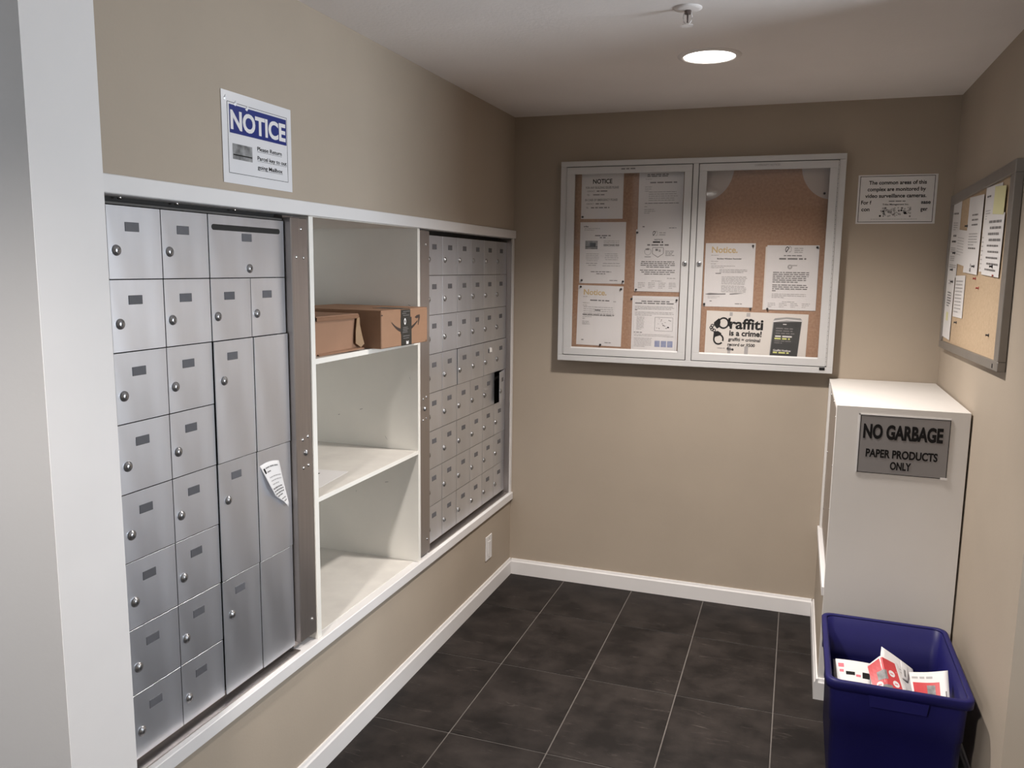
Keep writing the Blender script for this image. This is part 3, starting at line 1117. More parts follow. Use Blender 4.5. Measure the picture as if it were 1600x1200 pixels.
# D
S = wall_sheet('notice_page', 'grey-lit white typed page, top right in the left half of the glazed board', 0.654, 2.170, 0.217, 0.300)
S.lines(0.040, 0.032, 0.115, 2, 0.008, 0.0050, GINK, 31, 0.95)
S.lines(0.032, 0.055, 0.030, 1, 0.01, 0.0028, LINK, 32, 1.0)
S.lines(0.055, 0.070, 0.130, 1, 0.01, 0.0060, GINK, 33, 1.0)
S.lines(0.030, 0.092, 0.035, 3, 0.010, 0.0028, LINK, 34)
S.lines(0.050, 0.116, 0.140, 5, 0.010, 0.0034, LINK, 35, 0.9)
S.lines(0.032, 0.170, 0.165, 1, 0.01, 0.0034, GINK, 36, 1.0)
S.lines(0.030, 0.186, 0.014, 1, 0.01, 0.0034, LINK, 37, 1.0)
S.lines(0.030, 0.200, 0.055, 3, 0.0085, 0.0034, LINK, 38, 0.6)
S.rect(0.024, 0.282, 0.011, 0.005, GINK)
S.lines(0.155, 0.289, 0.035, 1, 0.01, 0.0034, GINK, 39, 1.0)
S.done()


def logo(S, cx, cy, k=1.0):
    S.ring(cx, cy, 0.009 * k, 0.0125 * k, INK, 20, 20, 250, 0.6)
    S.ring(cx + 0.010 * k, cy - 0.001 * k, 0.010 * k, 0.0118 * k, GINK, 20, -120, 130, 0.55)
    S.poly([(cx - 0.004 * k, cy + 0.008 * k), (cx + 0.006 * k, cy - 0.008 * k), (cx + 0.008 * k, cy - 0.007 * k), (cx - 0.001 * k, cy + 0.009 * k)], INK)


# E
S = wall_sheet('notice_page', 'white page with two drawn badges, middle right in the left half of the glazed board', 0.6475, 1.872, 0.224, 0.304, y=-0.0142)
logo(S, 0.090, 0.020)
S.lines(0.115, 0.014, 0.035, 2, 0.010, 0.0045, LINK, 41, 0.9)
S.text('NOTICE', 0.112, 0.046, 0.0075, 0.040, INK, 0.01, 'c')
S.lines(0.085, 0.058, 0.050, 1, 0.01, 0.0070, INK, 42, 1.0, True)
S.lines(0.058, 0.072, 0.105, 1, 0.01, 0.0065, GINK, 43, 1.0, True)
S.ring(0.062, 0.108, 0.015, 0.0175, LINK, 18)
S.rect(0.050, 0.093, 0.018, 0.007, GINK)
S.rect(0.046, 0.131, 0.032, 0.0045, LINK)
for q in (((0.085, 0.088), (0.138, 0.088), (0.138, 0.118), (0.1115, 0.135), (0.085, 0.118)),):
    for a, b_ in zip(q, q[1:] + q[:1]):
        d = Vector((b_[0] - a[0], b_[1] - a[1])).normalized() * 0.0011
        S.poly([(a[0] - d.y, a[1] + d.x), (b_[0] - d.y, b_[1] + d.x), (b_[0] + d.y, b_[1] - d.x), (a[0] + d.y, a[1] - d.x)], GINK)
S.rect(0.099, 0.094, 0.012, 0.010, GINK).rect(0.115, 0.097, 0.010, 0.012, LINK)
S.lines(0.148, 0.103, 0.044, 4, 0.007, 0.0040, LINK, 44, 1.0)
S.lines(0.025, 0.155, 0.180, 4, 0.0087, 0.0040, GINK, 45, 0.65, True)
S.lines(0.025, 0.197, 0.180, 3, 0.0093, 0.0040, GINK, 46, 0.75, True)
S.lines(0.160, 0.236, 0.045, 1, 0.01, 0.0030, LINK, 47, 1.0)
S.lines(0.085, 0.250, 0.050, 1, 0.01, 0.0030, LINK, 48, 1.0)
for k in range(4):
    S.lines(0.018 + 0.051 * k, 0.260, 0.036, 4, 0.008, 0.0028, LINK, 50 + k)
S.done()
# F
S = wall_sheet('notice_page', 'white page with a boxed map and three pale blue squares in the glazed board', 0.6410, 1.5455, 0.229, 0.285, y=-0.0145)
S.border(0.008, 0.016, 0.213, 0.255, 0.0008, LINK)
S.lines(0.045, 0.023, 0.140, 1, 0.01, 0.0055, GINK, 61, 1.0, True)
S.lines(0.014, 0.033, 0.200, 1, 0.01, 0.0055, GINK, 62, 1.0)
S.lines(0.014, 0.050, 0.200, 3, 0.0065, 0.0028, LINK, 63, 0.9)
S.rect(0.014, 0.068, 0.012, 0.004, GINK)
S.lines(0.014, 0.079, 0.200, 3, 0.0075, 0.0028, LINK, 64, 0.45)
S.lines(0.024, 0.104, 0.040, 9, 0.0075, 0.0028, LINK, 65, 0.6)
S.border(0.115, 0.104, 0.090, 0.068, 0.0013, GINK)
rn = random.Random(8)
for _ in range(16):
    S.rect(0.119 + rn.uniform(0, 0.072), 0.109 + rn.uniform(0, 0.050), rn.uniform(0.003, 0.009), rn.uniform(0.002, 0.004), GINK if rn.random() < 0.4 else LINK)
S.rect(0.178, 0.150, 0.009, 0.006, INK)
S.lines(0.012, 0.180, 0.045, 1, 0.01, 0.0036, GINK, 66, 1.0)
S.lines(0.014, 0.190, 0.200, 2, 0.0075, 0.0026, LINK, 67, 1.0)
S.lines(0.014, 0.209, 0.092, 7, 0.0070, 0.0026, LINK, 68, 0.6)
for k in range(3):
    S.done()
    S.rect(0.118 + 0.0315 * k, 0.221, 0.0265, 0.031, PALEBLUE)
    S.done('blue_square')
# G
S = wall_sheet('notice_page', 'white page headed Notice. in ochre, left in the right half of the glazed board', 0.9885, 1.806, 0.232, 0.304)
S.text('Notice.', 0.030, 0.016, 0.0290, 0.120, YINK, 0.02)
S.lines(0.028, 0.056, 0.034, 1, 0.01, 0.0028, LINK, 71, 1.0)
S.text('Building Window Reminder', 0.057, 0.070, 0.0066, 0.114, INK, 0.015)
S.lines(0.028, 0.085, 0.040, 2, 0.012, 0.0026, LINK, 72, 0.7)
S.lines(0.030, 0.107, 0.120, 2, 0.0075, 0.0026, LINK, 73, 0.5)
S.lines(0.070, 0.124, 0.130, 3, 0.0065, 0.0030, LINK, 74, 0.85)
S.rect(0.052, 0.142, 0.026, 0.0035, GINK)
S.lines(0.082, 0.158, 0.120, 6, 0.0068, 0.0030, LINK, 75, 0.9)
S.lines(0.082, 0.202, 0.120, 5, 0.0068, 0.0030, LINK, 76, 0.95)
S.poly([(0.006, 0.244), (0.030, 0.238), (0.070, 0.240), (0.104, 0.239), (0.104, 0.244), (0.060, 0.246), (0.025, 0.248)], GINK)
S.poly([(0.122, 0.240), (0.150, 0.237), (0.190, 0.237), (0.160, 0.241), (0.124, 0.245)], GINK)
S.lines(0.020, 0.254, 0.060, 2, 0.007, 0.0024, LINK, 77, 0.7)
S.rect(0.030, 0.275, 0.010, 0.004, GINK)
S.lines(0.150, 0.286, 0.034, 1, 0.01, 0.0034, GINK, 78, 1.0)
S.done()
# H
Sb = wall_sheet('notice_page', 'cream sheet peeking out behind the letterhead page in the glazed board', 1.2665, 1.7905, 0.225, 0.297, m=PAPERW)
Sb.done()
S = wall_sheet('notice_page', 'white letterhead page with a looped black logo in the right pane of the glazed board', 1.2735, 1.797, 0.231, 0.302,
               y=-0.0142)
logo(S, 0.090, 0.020, 1.15)
S.lines(0.122, 0.012, 0.040, 3, 0.009, 0.0040, LINK, 81, 0.9)
S.lines(0.076, 0.046, 0.080, 1, 0.01, 0.0040, GINK, 82, 1.0, True)
S.lines(0.056, 0.059, 0.120, 1, 0.01, 0.0070, GINK, 83, 1.0, True)
S.ring(0.106, 0.100, 0.004, 0.011, LINK, 16).rect(0.112, 0.091, 0.026, 0.005, LINK)
S.lines(0.032, 0.124, 0.165, 6, 0.0090, 0.0042, GINK, 84, 0.72)
S.lines(0.032, 0.183, 0.165, 4, 0.0090, 0.0042, GINK, 85, 0.10)
S.lines(0.032, 0.226, 0.155, 3, 0.0080, 0.0032, LINK, 86, 0.35)
S.lines(0.080, 0.262, 0.055, 1, 0.01, 0.0030, LINK, 87, 1.0)
for k in range(4):
    S.lines(0.016 + 0.051 * k, 0.270, 0.036, 3, 0.008, 0.0028, LINK, 90 + k)
S.done()
# I: graffiti poster
S = wall_sheet('graffiti_poster', 'Graffiti is a crime! poster with handcuffs and a phone in the glazed board', 1.008, 1.4825, 0.468, 0.225,
               roll=R(0.75), cat='poster', m=PAPERW)
u_, v_ = 0.468 / 1340.0, 0.205 / 560.0
px = lambda x, y: ((x - 118) * u_, (y - 48 - (x - 118) * 0.040) * v_)


def P(x, y):
    return px(x, y)


def tx(s, x0, x1, y0, y1, bold):
    a, b_ = P(x0, y0)
    S.text(s, a, b_, (y1 - y0) * v_, (x1 - x0) * u_, INK, bold)


for (x0, x1) in ((430, 470), (655, 705)):
    a, b_ = P(x0, 70)
    S.rect(a, 0.004, (x1 - x0) * u_, 0.018, LINK, 0.0004)
    S.rect(a, 0.165, (x1 - x0) * u_, 0.05, LINK, 0.0004)
tx('raffiti', 440, 885, 150, 285, 0.03)
tx('is a crime!', 440, 872, 305, 378, 0.035)
tx('graffiti = criminal', 432, 858, 405, 448, 0.025)
tx('record or $500', 425, 792, 475, 515, 0.03)
tx('fine', 418, 512, 535, 575, 0.03)
cx, cy = P(355, 215)
S.ring(cx, cy, 0.0205, 0.0285, INK, 28, sx=0.93)
S.poly([P(415, 150), P(450, 140), P(440, 270), P(415, 240)], INK, 0.0007)
S.poly([P(225, 205), P(290, 150), P(315, 200), P(300, 270), P(270, 290), P(225, 240)], INK, 0.0008)
cx, cy = P(298, 430)
S.ring(cx, cy, 0.0195, 0.0275, INK, 28, a0=-20, a1=320, sx=0.93)
S.poly([P(230, 330), P(285, 320), P(335, 350), P(330, 375), P(300, 385), P(250, 400), P(225, 420)], INK, 0.0008)
for cxx, cyy in ((205, 250), (190, 275), (205, 300), (232, 312)):
    a, b_ = P(cxx, cyy)
    S.ring(a, b_, 0.0045, 0.0085, INK, 14, lift=0.0009)
S.lines(*P(290, 540), 0.035, 1, 0.01, 0.004, LINK, 95, 1.0)
S.poly([P(1010, 180), P(1030, 150), P(1180, 135), P(1360, 150), P(1382, 180), P(1350, 690), P(985, 690)], SILVERP, 0.0005)
S.poly([P(1020, 200), P(1375, 195), P(1345, 690), P(995, 690)], PHONE, 0.0007)
S.poly([P(1010, 180), P(1180, 160), P(1382, 178), P(1378, 192), P(1180, 176), P(1012, 200)], PAPER, 0.0008)
a, b_ = P(1140, 222)
S.rect(a, b_, 0.016, 0.004, PAPER, 0.001)
for (y_, n_) in ((272, 3),):
    a, b_ = P(1052, y_)
    S.lines(a, b_, 0.085, n_, 0.0115, 0.0050, GINK, 96, 1.0)
a, b_ = P(1048, 372)
S.lines(a, b_, 0.088, 1, 0.01, 0.0070, PAPER, 98, 1.0)
a, b_ = P(1042, 402)
S.lines(a, b_, 0.070, 1, 0.01, 0.0070, YELTXT, 99, 1.0)
a, b_ = P(1042, 436)
S.lines(a, b_, 0.088, 2, 0.0095, 0.0042, GINK, 97, 0.4)
a, b_ = P(1034, 552)
S.text('Graffiti Hotline:', a, b_, 0.0088, 0.080, PAPER, 0.03, lift=0.001)
a, b_ = P(1034, 584)
S.lines(a, b_, 0.072, 1, 0.01, 0.0070, YELTXT, 100, 1.0)
S.done()

# rounded pale pieces in the two upper corners of the right half
for nm, cx, sgn, lab in (('l', 0.962, 1, 'pale quarter-round paper in the upper left corner of the right-hand pane'),
                         ('r', 1.548, -1, 'pale quarter-round paper in the upper right corner of the right-hand pane')):
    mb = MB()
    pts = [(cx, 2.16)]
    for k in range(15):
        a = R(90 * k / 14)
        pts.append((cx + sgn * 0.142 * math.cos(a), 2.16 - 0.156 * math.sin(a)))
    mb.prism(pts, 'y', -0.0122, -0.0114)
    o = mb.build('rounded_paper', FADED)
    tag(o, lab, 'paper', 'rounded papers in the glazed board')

# push pins
PIN_ME = {}


def pin(x, y, z, face, m, label, group):
    key = m.name
    if key not in PIN_ME:
        me = MB().lathe((0, 0, 0), 'y', [(0.0006, 0.004), (0.0006, 0.0), (0.0052, 0.0), (0.0052, -0.002), (0.003, -0.003), (0.003, -0.0075),
                                         (0.0046, -0.009), (0.0, -0.0096)], 12).mesh('push_pin')
        me.materials.append(m)
        PIN_ME[key] = me
    o = link('push_pin', PIN_ME[key], None, (x, y, z))
    o.rotation_euler = (0, 0, face)
    tag(o, label, 'pin', group)
    return o


GP = 'push pins in the glazed board'
for x, z, yy, lab in ((0.373, 1.935, -0.0128, 'dark pin at the lower left corner of the NOTICE contacts page'),
                      (0.376, 1.618, -0.0128, 'dark pin at the lower left corner of the page with the photograph'),
                      (0.589, 1.615, -0.0128, 'dark pin at the lower right corner of the page with the photograph'),
                      (0.372, 1.585, -0.0128, 'dark pin at the upper left corner of the lower ochre Notice page'),
                      (0.581, 1.577, -0.0128, 'dark pin at the upper right corner of the lower ochre Notice page'),
                      (0.482, 1.292, -0.0128, 'dark pin at the bottom edge of the lower ochre Notice page'),
                      (0.654, 1.857, -0.0145, 'dark pin at the upper left corner of the badge page'),
                      (0.657, 1.576, -0.0145, 'dark pin at the lower left corner of the badge page'),
                      (0.636, 1.530, -0.0113, 'dark pin in the cork left of the boxed map page'),
                      (0.860, 1.529, -0.0148, 'dark pin at the upper right corner of the boxed map page'),
                      (0.994, 1.514, -0.0128, 'dark pin at the lower left corner of the window reminder page'),
                      (1.208, 1.794, -0.0128, 'dark pin at the upper right corner of the window reminder page'),
                      (1.211, 1.4965, -0.0113, 'dark pin in the cork under the window reminder page'),
                      (1.289, 1.4985, -0.0145, 'dark pin at the lower left corner of the letterhead page'),
                      (1.495, 1.788, -0.0145, 'dark pin at the upper right corner of the letterhead page'),
                      (1.510, 2.032, -0.0124, 'dark pin in the rounded paper at the upper right')):
    pin(x, yy, z, 0.0, PINB, lab, GP)

# ------------------------------------------------------------------ surveillance sign
S = Sheet('surveillance_sign', 'white sign about video surveillance cameras right of the glazed board', 'sign', 0.324, 0.216, (1.651, -0.0025, 2.1105),
          FACE_BACK, PAPER, thick=0.0018)
S.border(0.008, 0.006, 0.306, 0.203, 0.0022)
for s_, x_, y_, wd in (('The common areas of this', 0.045, 0.026, 0.235), ('complex are monitored by', 0.041, 0.055, 0.238),
                       ('video surveillance cameras.', 0.033, 0.084, 0.250)):
    S.text(s_, x_, y_, 0.0165, wd, INK, 0.022)
S.text('For f', 0.018, 0.113, 0.0165, 0.043, INK, 0.022)
S.text('ease', 0.262, 0.113, 0.0165, 0.040, INK, 0.022)
S.text('con', 0.021, 0.143, 0.0165, 0.034, INK, 0.022)
S.text('ger', 0.262, 0.143, 0.0165, 0.030, INK, 0.022)
S.done()
C = Sheet('overlay_card', '', '', 0.204, 0.090, (0, 0, 0), 0, PAPER, parent=S.o, top=False, thick=0.0006)
C.o.location = (0.060, -0.0014, -0.1115)
C.lines(0.072, 0.0035, 0.068, 1, 0.01, 0.0040, GINK, 6, 1.0)
C.text('Tribe Management Inc.', 0.047, 0.0160, 0.0066, 0.108, INK, 0.02)
rn = random.Random(5)
for _ in range(90):
    a, b_ = rn.uniform(0, 1), rn.uniform(0, 1)
    C.disc(0.040 + 0.125 * a, 0.034 + 0.038 * b_, rn.uniform(0.0015, 0.005), rn.choice((GINK, LINK, LINK, PHOTOINK)), 8, lift=0.0005 + 0.0003 * rn.random())
for a, b_, r_ in ((0.142, 0.058, 0.0055), (0.040, 0.070, 0.0045), (0.052, 0.050, 0.004), (0.126, 0.046, 0.004)):
    C.disc(a, b_, r_, INK, 10, lift=0.0009)
C.lines(0.002, 0.083, 0.190, 1, 0.01, 0.0022, LINK, 3, 1.0)
C.done()

# ------------------------------------------------------------------ cork board on the right wall
cb = thing('cork_board', 'framed cork board with pinned papers on the right wall', 'notice board', (WX - 0.001, -0.66, 1.69))
cb.rotation_euler = (R(-1.0), 0, 0)
hw, hh = 0.557, 0.323
for nm, a in (('frame_rail', (-hw, hw, hh - 0.040, hh)), ('frame_rail', (-hw, hw, -hh, -hh + 0.030)),
              ('frame_stile', (-hw, -hw + 0.058, -hh + 0.030, hh - 0.040)), ('frame_stile', (hw - 0.03, hw, -hh + 0.030, hh - 0.040))):
    MB().box(-0.024, 0.0, *a, 0.0015).build(nm, BOARDALU, cb)
MB().box(-0.014, -0.001, -hw + 0.056, hw - 0.028, -hh + 0.028, hh - 0.038).build('cork_panel', CORK2, cb)
MB().box(-0.0245, -0.0238, -hw + 0.062, -hw + 0.074, -hh + 0.006, -hh + 0.020).build('maker_badge', INK, cb)
XB = WX - 0.0165
GC = 'papers pinned to the cork board'


def rsheet(label, y, z, w_, h_, lift=0.0, roll=0.0, m=PAPER):
    return Sheet('pinned_paper', label, 'paper', w_, h_, (XB - lift, y, z), FACE_RIGHT, m, group=GC, roll=roll + R(1.0), thick=0.0007)


S = rsheet('white slip at the upper left of the cork board', -0.136, 1.976, 0.18, 0.132, roll=R(2))
S.lines(0.02, 0.045, 0.12, 1, 0.01, 0.007, GINK, 1, 1.0).lines(0.04, 0.085, 0.1, 4, 0.009, 0.004, LINK, 2)
S.done()
S = rsheet('typed white page at the far left of the cork board', -0.136, 1.857, 0.198, 0.190, 0.0012, R(1))
S.lines(0.06, 0.018, 0.10, 1, 0.01, 0.008, GINK, 3, 1.0).lines(0.04, 0.042, 0.16, 1, 0.01, 0.007, INK, 4, 1.0)
for k in range(3):
    S.lines(0.03, 0.070 + 0.035 * k, 0.17, 3, 0.008, 0.004, LINK, 5 + k)
S.done()
S = rsheet('blank folded page in the middle of the cork board', -0.275, 1.856, 0.225, 0.135, 0.0024, R(3))
S.lines(0.04, 0.03, 0.15, 7, 0.011, 0.0025, LINK, 8)
S.done()
S = rsheet('tall white page with a small figure at the upper middle of the cork board', -0.500, 1.965, 0.262, 0.283, 0.0036, R(1))
S.lines(0.08, 0.065, 0.12, 3, 0.018, 0.006, GINK, 9, 0.9, True)
S.lines(0.05, 0.135, 0.17, 5, 0.010, 0.004, LINK, 10).lines(0.06, 0.187, 0.14, 1, 0.01, 0.006, GINK, 11, 1.0)
S.done()
S.disc(0.135, 0.252, 0.007, GINK).poly([(0.125, 0.262), (0.145, 0.262), (0.150, 0.276), (0.120, 0.276)], GINK)
S.done('printed_figure')
S = rsheet('white page with handwritten sums at the upper right of the cork board', -0.782, 1.975, 0.245, 0.290, 0.0018, R(0))
S.lines(0.03, 0.03, 0.06, 1, 0.01, 0.006, GINK, 12, 1.0).lines(0.03, 0.08, 0.08, 4, 0.009, 0.003, LINK, 13)
S.lines(0.01, 0.17, 0.03, 8, 0.015, 0.004, LINK, 14)
S.done()
S = rsheet('pale yellow note at the upper right of the cork board', -0.935, 1.966, 0.160, 0.090, 0.0048, R(3), YPAPER)
S.done()
S = rsheet('white page of large handwriting at the right of the cork board', -0.838, 1.880, 0.265, 0.205, 0.0036, R(1))
for k in range(9):
    S.lines(0.05 + 0.02 * (k % 2), 0.022 + 0.020 * k, 0.19, 1, 0.01, 0.008 if k < 4 else 0.006, GINK, 20 + k, 0.95 - 0.05 * (k % 3))
S.done()
S = rsheet('long narrow white page at the lower left of the cork board', -0.136, 1.702, 0.182, 0.294, 0.0024, R(0.5))
S.lines(0.05, 0.10, 0.09, 6, 0.011, 0.005, GINK, 31).lines(0.05, 0.05, 0.1, 2, 0.012, 0.005, LINK, 32)
S.rect(0.06, 0.185, 0.05, 0.035, YPAPER)
S.done()
S = rsheet('short typed white page beside the long one on the cork board', -0.332, 1.668, 0.200, 0.165, 0.0012, R(-1.5))
S.lines(0.02, 0.02, 0.15, 10, 0.0135, 0.004, LINK, 33)
S.done()
GB = 'push pins in the cork board'
for y, z, m, lab in ((-0.28, 1.760, PINB, 'black pin in the typed page at the far left of the cork board'),
                     (-0.255, 1.692, PINB, 'black pin at the top of the long narrow page'),
                     (-0.285, 1.643, PINB, 'black pin between the long and the short typed page'),
                     (-0.42, 1.483, PINB, 'black pin in bare cork below the short typed page'),
                     (-1.016, 1.476, PINB, 'black pin in bare cork at the lower right of the cork board'),
                     (-0.699, 1.704, PINB, 'black pin at the bottom of the tall page with a figure'),
                     (-0.999, 1.702, PINB, 'black pin at the bottom of the handwritten page'),
                     (-0.50, 1.858, PINB, 'black pin at the top of the blank folded page'),
                     (-0.718, 1.660, PINR, 'red pin highest in the bare cork'),
                     (-0.785, 1.627, PINR, 'red pin lowest in the bare cork'),
                     (-1.023, 1.672, PINR, 'red pin under the handwritten page')):
    on_paper = 'bare' not in lab and 'under' not in lab
    pin(XB - (0.004 if on_paper else -0.0012), y, z, FACE_RIGHT, m, lab, GB)

# ------------------------------------------------------------------ white cabinet in the right corner
cab = thing('paper_cabinet', 'tall white corner cabinet carrying the NO GARBAGE sign, behind the blue bin', 'cabinet', (1.81, -0.41, 0.0))
CS = Shift(cab)
CX0, CX1, CY = 1.5855, 2.0365, -0.8233
CS.part('front_panel', MB().box(CX0, CX1, CY, CY + 0.018, 0.0, 1.1815, 0.0015), CABW)
CS.part('top_panel', MB().box(CX0, CX1, CY + 0.018, -0.002, 1.163, 1.1815, 0.0015), CABW)
CS.part('side_panel', MB().box(CX0, CX0 + 0.018, CY + 0.018, -0.002, 0.0, 0.425), WALL)
CS.part('side_panel', MB().box(CX1 - 0.018, CX1, CY + 0.018, -0.002, 0.0, 1.163), CABW)
CS.part('back_stile', MB().box(CX0, CX0 + 0.018, -0.040, -0.002, 0.460, 1.163), CABW)
CS.part('sill', MB().box(CX0 - 0.008, CX0 + 0.018, CY + 0.004, -0.002, 0.425, 0.460, 0.001), WHITE)
mp_ = CS.part('mail_panel', MB().box(CX0 + 0.010, CX0 + 0.020, CY + 0.018, -0.040, 0.475, 1.163), STEEL)
CS.part('dark_gap', MB().box(CX0 + 0.014, CX0 + 0.020, CY + 0.018, -0.040, 0.460, 0.475), DARK)
for y_, z_ in ((-0.12, 1.12), (-0.12, 0.85), (-0.12, 0.58), (-0.62, 1.10), (-0.62, 0.90), (-0.62, 0.72), (-0.70, 0.80), (-0.40, 1.13)):
    s_ = link('screw', SCREW, mp_, (CX0 + 0.010, y_, z_))
    s_.rotation_euler = (0, 0, R(180))
bb = MB()
bb.prism(base_prof(-1, CX0), 'y', CY - 0.013, -0.002)
bb.prism(base_prof(-1, CY), 'x', CX0, CX1)
CS.part('baseboard', bb, WHITE)

S = Sheet('garbage_sign', 'grey NO GARBAGE paper products only sign on the white cabinet', 'sign', 0.302, 0.2185, (1.6715, CY - 0.0025, 1.1505), FACE_BACK,
          SIGNG, thick=0.0018)
S.border(0.0, 0.0, 0.302, 0.2185, 0.0022, INK)
S.text('NO GARBAGE', 0.0125, 0.0320, 0.0520, 0.268, INK, 0.045)
S.text('PAPER PRODUCTS', 0.0260, 0.1260, 0.0300, 0.242, INK, 0.035)
S.text('ONLY', 0.112, 0.1700, 0.0290, 0.071, INK, 0.035)
S.done()
ed = MB()
ed.box(-0.006, -0.0005, 0.0, 0.0018, -0.2185, 0.004)
ed.box(-0.006, 0.3025, 0.0, 0.0018, 0.0005, 0.004)
ed.box(0.282, 0.306, -0.001, 0.0015, -0.2225, -0.214)
ed.build('white_sleeve_edge', PAPER, S.o)

# ------------------------------------------------------------------ blue recycling bin with flyers
bn = thing('recycling_bin', 'deep blue plastic recycling bin standing before the white cabinet', 'bin', (1.790, -1.195, 0.0))


def rrect(cx, cy, hx, hy, r, n=5):
    pts = []
    for sx, sy, a0 in ((1, 1, 0), (-1, 1, 90), (-1, -1, 180), (1, -1, 270)):
        for k in range(n + 1):
            a = R(a0 + 90 * k / n)
            pts.append((cx + sx * (hx - r) + r * math.cos(a), cy + sy * (hy - r) + r * math.sin(a)))
    return pts


def loft(mb, sections, cap_first=False, cap_last=False):
    n = len(sections[0][1])
    vs_, fs = [], []
    for z, pts in sections:
        vs_ += [(x, y, z) for x, y in pts]
    for k in range(len(sections) - 1):
        for i in range(n):
            fs.append((k * n + i, k * n + (i + 1) % n, (k + 1) * n + (i + 1) % n, (k + 1) * n + i))
    if cap_first:
        fs.append(list(range(n)))
    if cap_last:
        fs.append([len(vs_) - n + i for i in range(n)])
    mb.add(vs_, fs, True)


BX, BY = 0.0, 0.0
body = MB()
loft(body, [(0.002, rrect(0, 0, 0.181, 0.245, 0.03)), (0.008, rrect(0, 0, 0.184, 0.248, 0.03)), (0.250, rrect(0, 0, 0.190, 0.254, 0.03)),
            (0.252, rrect(0, 0, 0.193, 0.257, 0.03)), (0.372, rrect(0, 0, 0.197, 0.261, 0.03)), (0.396, rrect(0, 0, 0.198, 0.262, 0.03)),
            (0.396, rrect(0, 0, 0.192, 0.256, 0.028)), (0.250, rrect(0, 0, 0.186, 0.250, 0.028)), (0.012, rrect(0, 0, 0.178, 0.242, 0.026))], True, True)
body.build('tub', BINBLUE, bn)
rim = MB()
loft(rim, [(0.372, rrect(0, 0, 0.1975, 0.2615, 0.03)), (0.372, rrect(0, 0, 0.211, 0.273, 0.034)), (0.398, rrect(0, 0, 0.212, 0.274, 0.034)),
           (0.402, rrect(0, 0, 0.209, 0.271, 0.034)), (0.402, rrect(0, 0, 0.196, 0.260, 0.03)), (0.396, rrect(0, 0, 0.193, 0.257, 0.028)),
           (0.3955, rrect(0, 0, 0.1975, 0.2615, 0.03))])
rim.build('rim', BINBLUE, bn)
for sy in (-1, 1):
    hd = MB()
    y0, y1 = sorted((sy * 0.258, sy * 0.276))
    hd.prism([(-0.085, 0.372), (0.085, 0.372), (0.080, 0.335), (-0.080, 0.335)], 'y', y0, y1)
    hd.build('handle', BINBLUE, bn)
for sx in (-1, 1):
    for yy in (-0.12, 0.12):
        x0, x1 = sorted((sx * 0.196, sx * 0.2095))
        MB().box(x0, x1, yy - 0.012, yy + 0.012, 0.335, 0.373).build('rib', BINBLUE, bn)

GF = 'flyers thrown into the blue bin'


def flyer(label, corners, bend, m=PAPER, group=GF, peak=0.0, at=0.5):
    """sheet spanned by four world corners TL,TR,BR,BL with a bulge towards the viewer"""
    tl, tr_, br, bl = [Vector(c) for c in corners]
    o0 = tl.copy()
    nrm = (tr_ - tl).cross(bl - tl).normalized()
    if nrm.y > 0:
        nrm = -nrm

    def shp(x, y):
        p = tl * (1 - x) * (1 - y) + tr_ * x * (1 - y) + br * x * y + bl * (1 - x) * y
        p = p + nrm * bend * math.sin(math.pi * x) * (0.4 + 0.6 * y) - o0
        p.z += peak * (1 - y) * max(0.0, min(x / at, (1 - x) / (1 - at)))
        return (p.x, p.y, p.z)
    return Sheet('flyer', label, 'flyer', 1.0, 1.0, o0, 0.0, m, group=group, shape=shp, nx=8, nz=6, thick=0.0006)


# base layer of old papers in the bin
for k, (z_, lab) in enumerate(((0.215, 'grey old paper lying lowest under the flyers in the bin'), (0.235, 'white old paper lying under the red flyer in the bin'))):
    S = flyer(lab, ((1.625, -1.00, z_ + 0.02 * k), (1.955, -1.00, z_), (1.955, -1.40, z_), (1.625, -1.40, z_ + 0.01)), 0.01, (FADED, PAPERW)[k])
    S.done()
S = flyer('white product flyer with black pictures at the left in the blue bin',
          ((1.618, -1.225, 0.362), (1.735, -1.200, 0.352), (1.722, -1.370, 0.300), (1.630, -1.375, 0.298)), 0.006)
for a, b_, w_, h_, m in ((0.06, 0.10, 0.16, 0.10, PINK), (0.08, 0.26, 0.12, 0.07, PINK), (0.26, 0.30, 0.26, 0.09, INK), (0.55, 0.36, 0.14, 0.06, PINK),
                         (0.74, 0.28, 0.22, 0.16, INK), (0.14, 0.58, 0.18, 0.12, PINK), (0.40, 0.56, 0.58, 0.24, INK), (0.10, 0.86, 0.3, 0.05, GINK)):
    S.rect(a, b_, w_, h_, m)
    S.done('printed_picture')
S = flyer('folded grey-white flyer behind the red one, its corner the highest in the blue bin',
          ((1.768, -1.140, 0.393), (1.874, -1.120, 0.319), (1.889, -1.270, 0.265), (1.754, -1.240, 0.353)), 0.004)
S.lines(0.1, 0.35, 0.7, 3, 0.09, 0.03, LINK, 3)
S.done()
S = flyer('bright red flyer with white price circles in the middle of the blue bin',
          ((1.713, -1.285, 0.383), (1.809, -1.245, 0.386), (1.838, -1.400, 0.325), (1.735, -1.400, 0.325)), 0.003, peak=0.034, at=0.42)
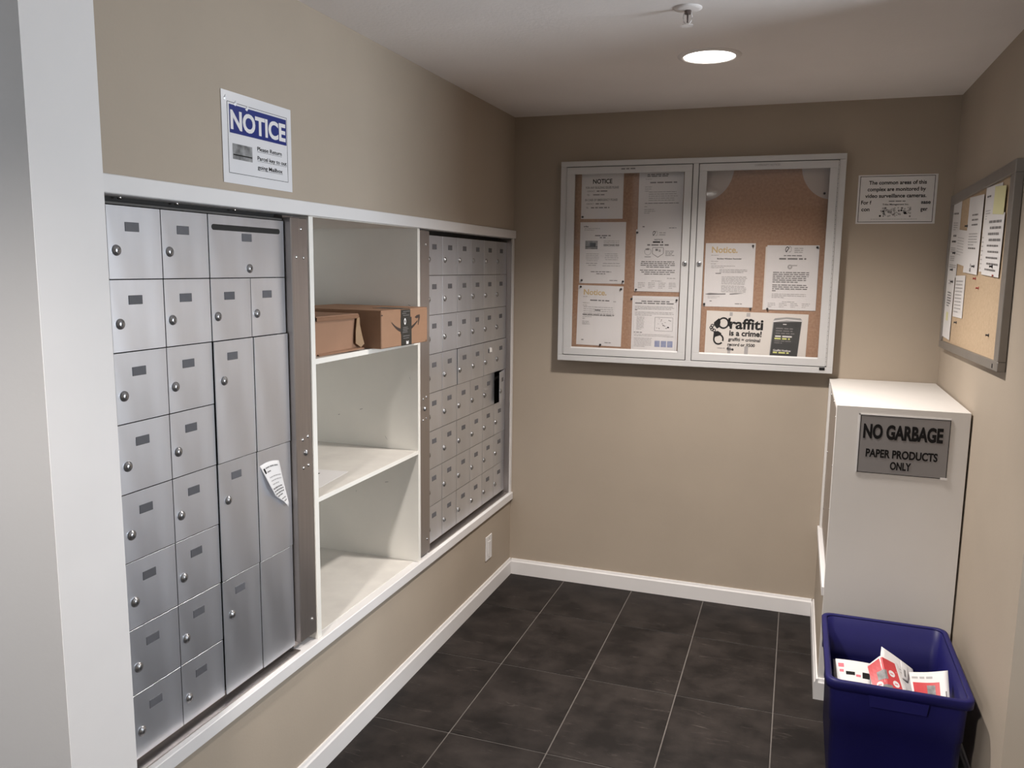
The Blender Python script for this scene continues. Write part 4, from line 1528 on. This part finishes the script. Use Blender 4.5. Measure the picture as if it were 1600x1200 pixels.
# printed red panel of two facets with price discs
S.rect(0.0, 0.03, 0.88, 0.95, RED, 0.0008)
S.rect(0.20, 0.30, 0.30, 0.20, PHOTOINK, 0.0014)
for a, b_ in ((0.66, 0.34), (0.22, 0.60), (0.72, 0.56)):
    S.disc(a, b_, 0.075, PAPER, 16, sx=1.3, lift=0.0022)
    S.rect(a - 0.05, b_ - 0.012, 0.1, 0.025, PINK, 0.0030)
S.rect(0.28, 0.62, 0.30, 0.07, GINK, 0.0014)
S.done()
S = flyer('white flyer with a red panel curling up at the right in the blue bin',
          ((1.846, -1.235, 0.360), (1.962, -1.225, 0.382), (1.950, -1.400, 0.310), (1.852, -1.395, 0.300)), -0.010)
S.rect(0.06, 0.24, 0.70, 0.55, RED, 0.0008)
S.rect(0.42, 0.30, 0.22, 0.22, PHOTOINK, 0.0014)
S.disc(0.58, 0.58, 0.06, PAPER, 14, sx=1.4, lift=0.0022)
S.lines(0.05, 0.10, 0.6, 1, 0.1, 0.05, LINK, 4, 0.9)
S.rect(0.90, 0.45, 0.04, 0.4, GINK)
S.done()
S = flyer('narrow white flyer tucked between the red flyer and the curled one',
          ((1.828, -1.160, 0.362), (1.852, -1.165, 0.342), (1.850, -1.215, 0.310), (1.832, -1.215, 0.320)), 0.002)
S.rect(0.35, 0.35, 0.25, 0.4, GINK)
S.done()

# ------------------------------------------------------------------ ceiling: downlights and sprinkler
LENS = emit_mat('lamp_lens', (1.0, 0.96, 0.90), 9.0)


def downlight(x, y, power, label, cone=134.0, blend=1.0):
    t_ = thing('recessed_light', label, 'ceiling light', (x, y, H), group='recessed ceiling lights')
    MB().lathe((0, 0, 0), 'z', [(0.090, -0.0005), (0.092, -0.006), (0.099, -0.007), (0.112, -0.003), (0.113, -0.0002)], 40).build('trim_ring', CEIL, t_)
    MB().cyl((0, 0, -0.0006), 'z', 0.0905, -0.003, 40).build('lens', LENS, t_)
    l_ = bpy.data.lights.new('downlight', 'SPOT')
    l_.energy = power
    l_.color = (1.0, 0.935, 0.88)
    l_.spot_size = R(cone)
    l_.spot_blend = blend
    l_.shadow_soft_size = 0.07
    lo_ = bpy.data.objects.new('downlight', l_)
    COL.objects.link(lo_)
    lo_.parent = t_
    lo_.location = (0, 0, -0.012)
    return t_


downlight(1.0725, -0.966, LAMP_POWER, 'glowing round recessed light in the ceiling before the notice board')
downlight(0.50, -4.60, LOBBY_POWER, 'round recessed light in the lobby ceiling behind the viewpoint', 150.0, 0.4)

sp = thing('fire_sprinkler', 'small bronze fire sprinkler hanging from the ceiling near the light', 'sprinkler', (1.069, -1.537, H))
MB().lathe((0, 0, 0), 'z', [(0.041, -0.0003), (0.041, -0.003), (0.030, -0.006), (0.016, -0.008), (0.0, -0.008)], 28).build('escutcheon', CEIL, sp)
MB().cyl((0, 0, -0.006), 'z', 0.010, -0.012, 8, smooth=False).build('body', SPRK, sp)
MB().cyl((0, 0, -0.018), 'z', 0.0030, -0.024, 8, 0.0022).build('bulb', SPRK, sp)
ar = MB()
for s in (-1, 1):
    ar.tube([(s * 0.009, 0, -0.014), (s * 0.013, 0, -0.026), (s * 0.010, 0, -0.040), (0, 0, -0.049)], 0.0018, 6)
ar.build('frame_arm', CEIL, sp)
dfm = MB().cyl((0, 0, -0.049), 'z', 0.017, -0.0015, 20)
for k in range(10):
    a = 2 * math.pi * k / 10
    c, s = math.cos(a), math.sin(a)
    dfm.add([(0.015 * c - 0.002 * s, 0.015 * s + 0.002 * c, -0.0500), (0.021 * c - 0.002 * s, 0.021 * s + 0.002 * c, -0.0515),
             (0.021 * c + 0.002 * s, 0.021 * s - 0.002 * c, -0.0515), (0.015 * c + 0.002 * s, 0.015 * s - 0.002 * c, -0.0500)], [(0, 1, 2, 3)])
dfm.build('deflector', CEIL, sp)
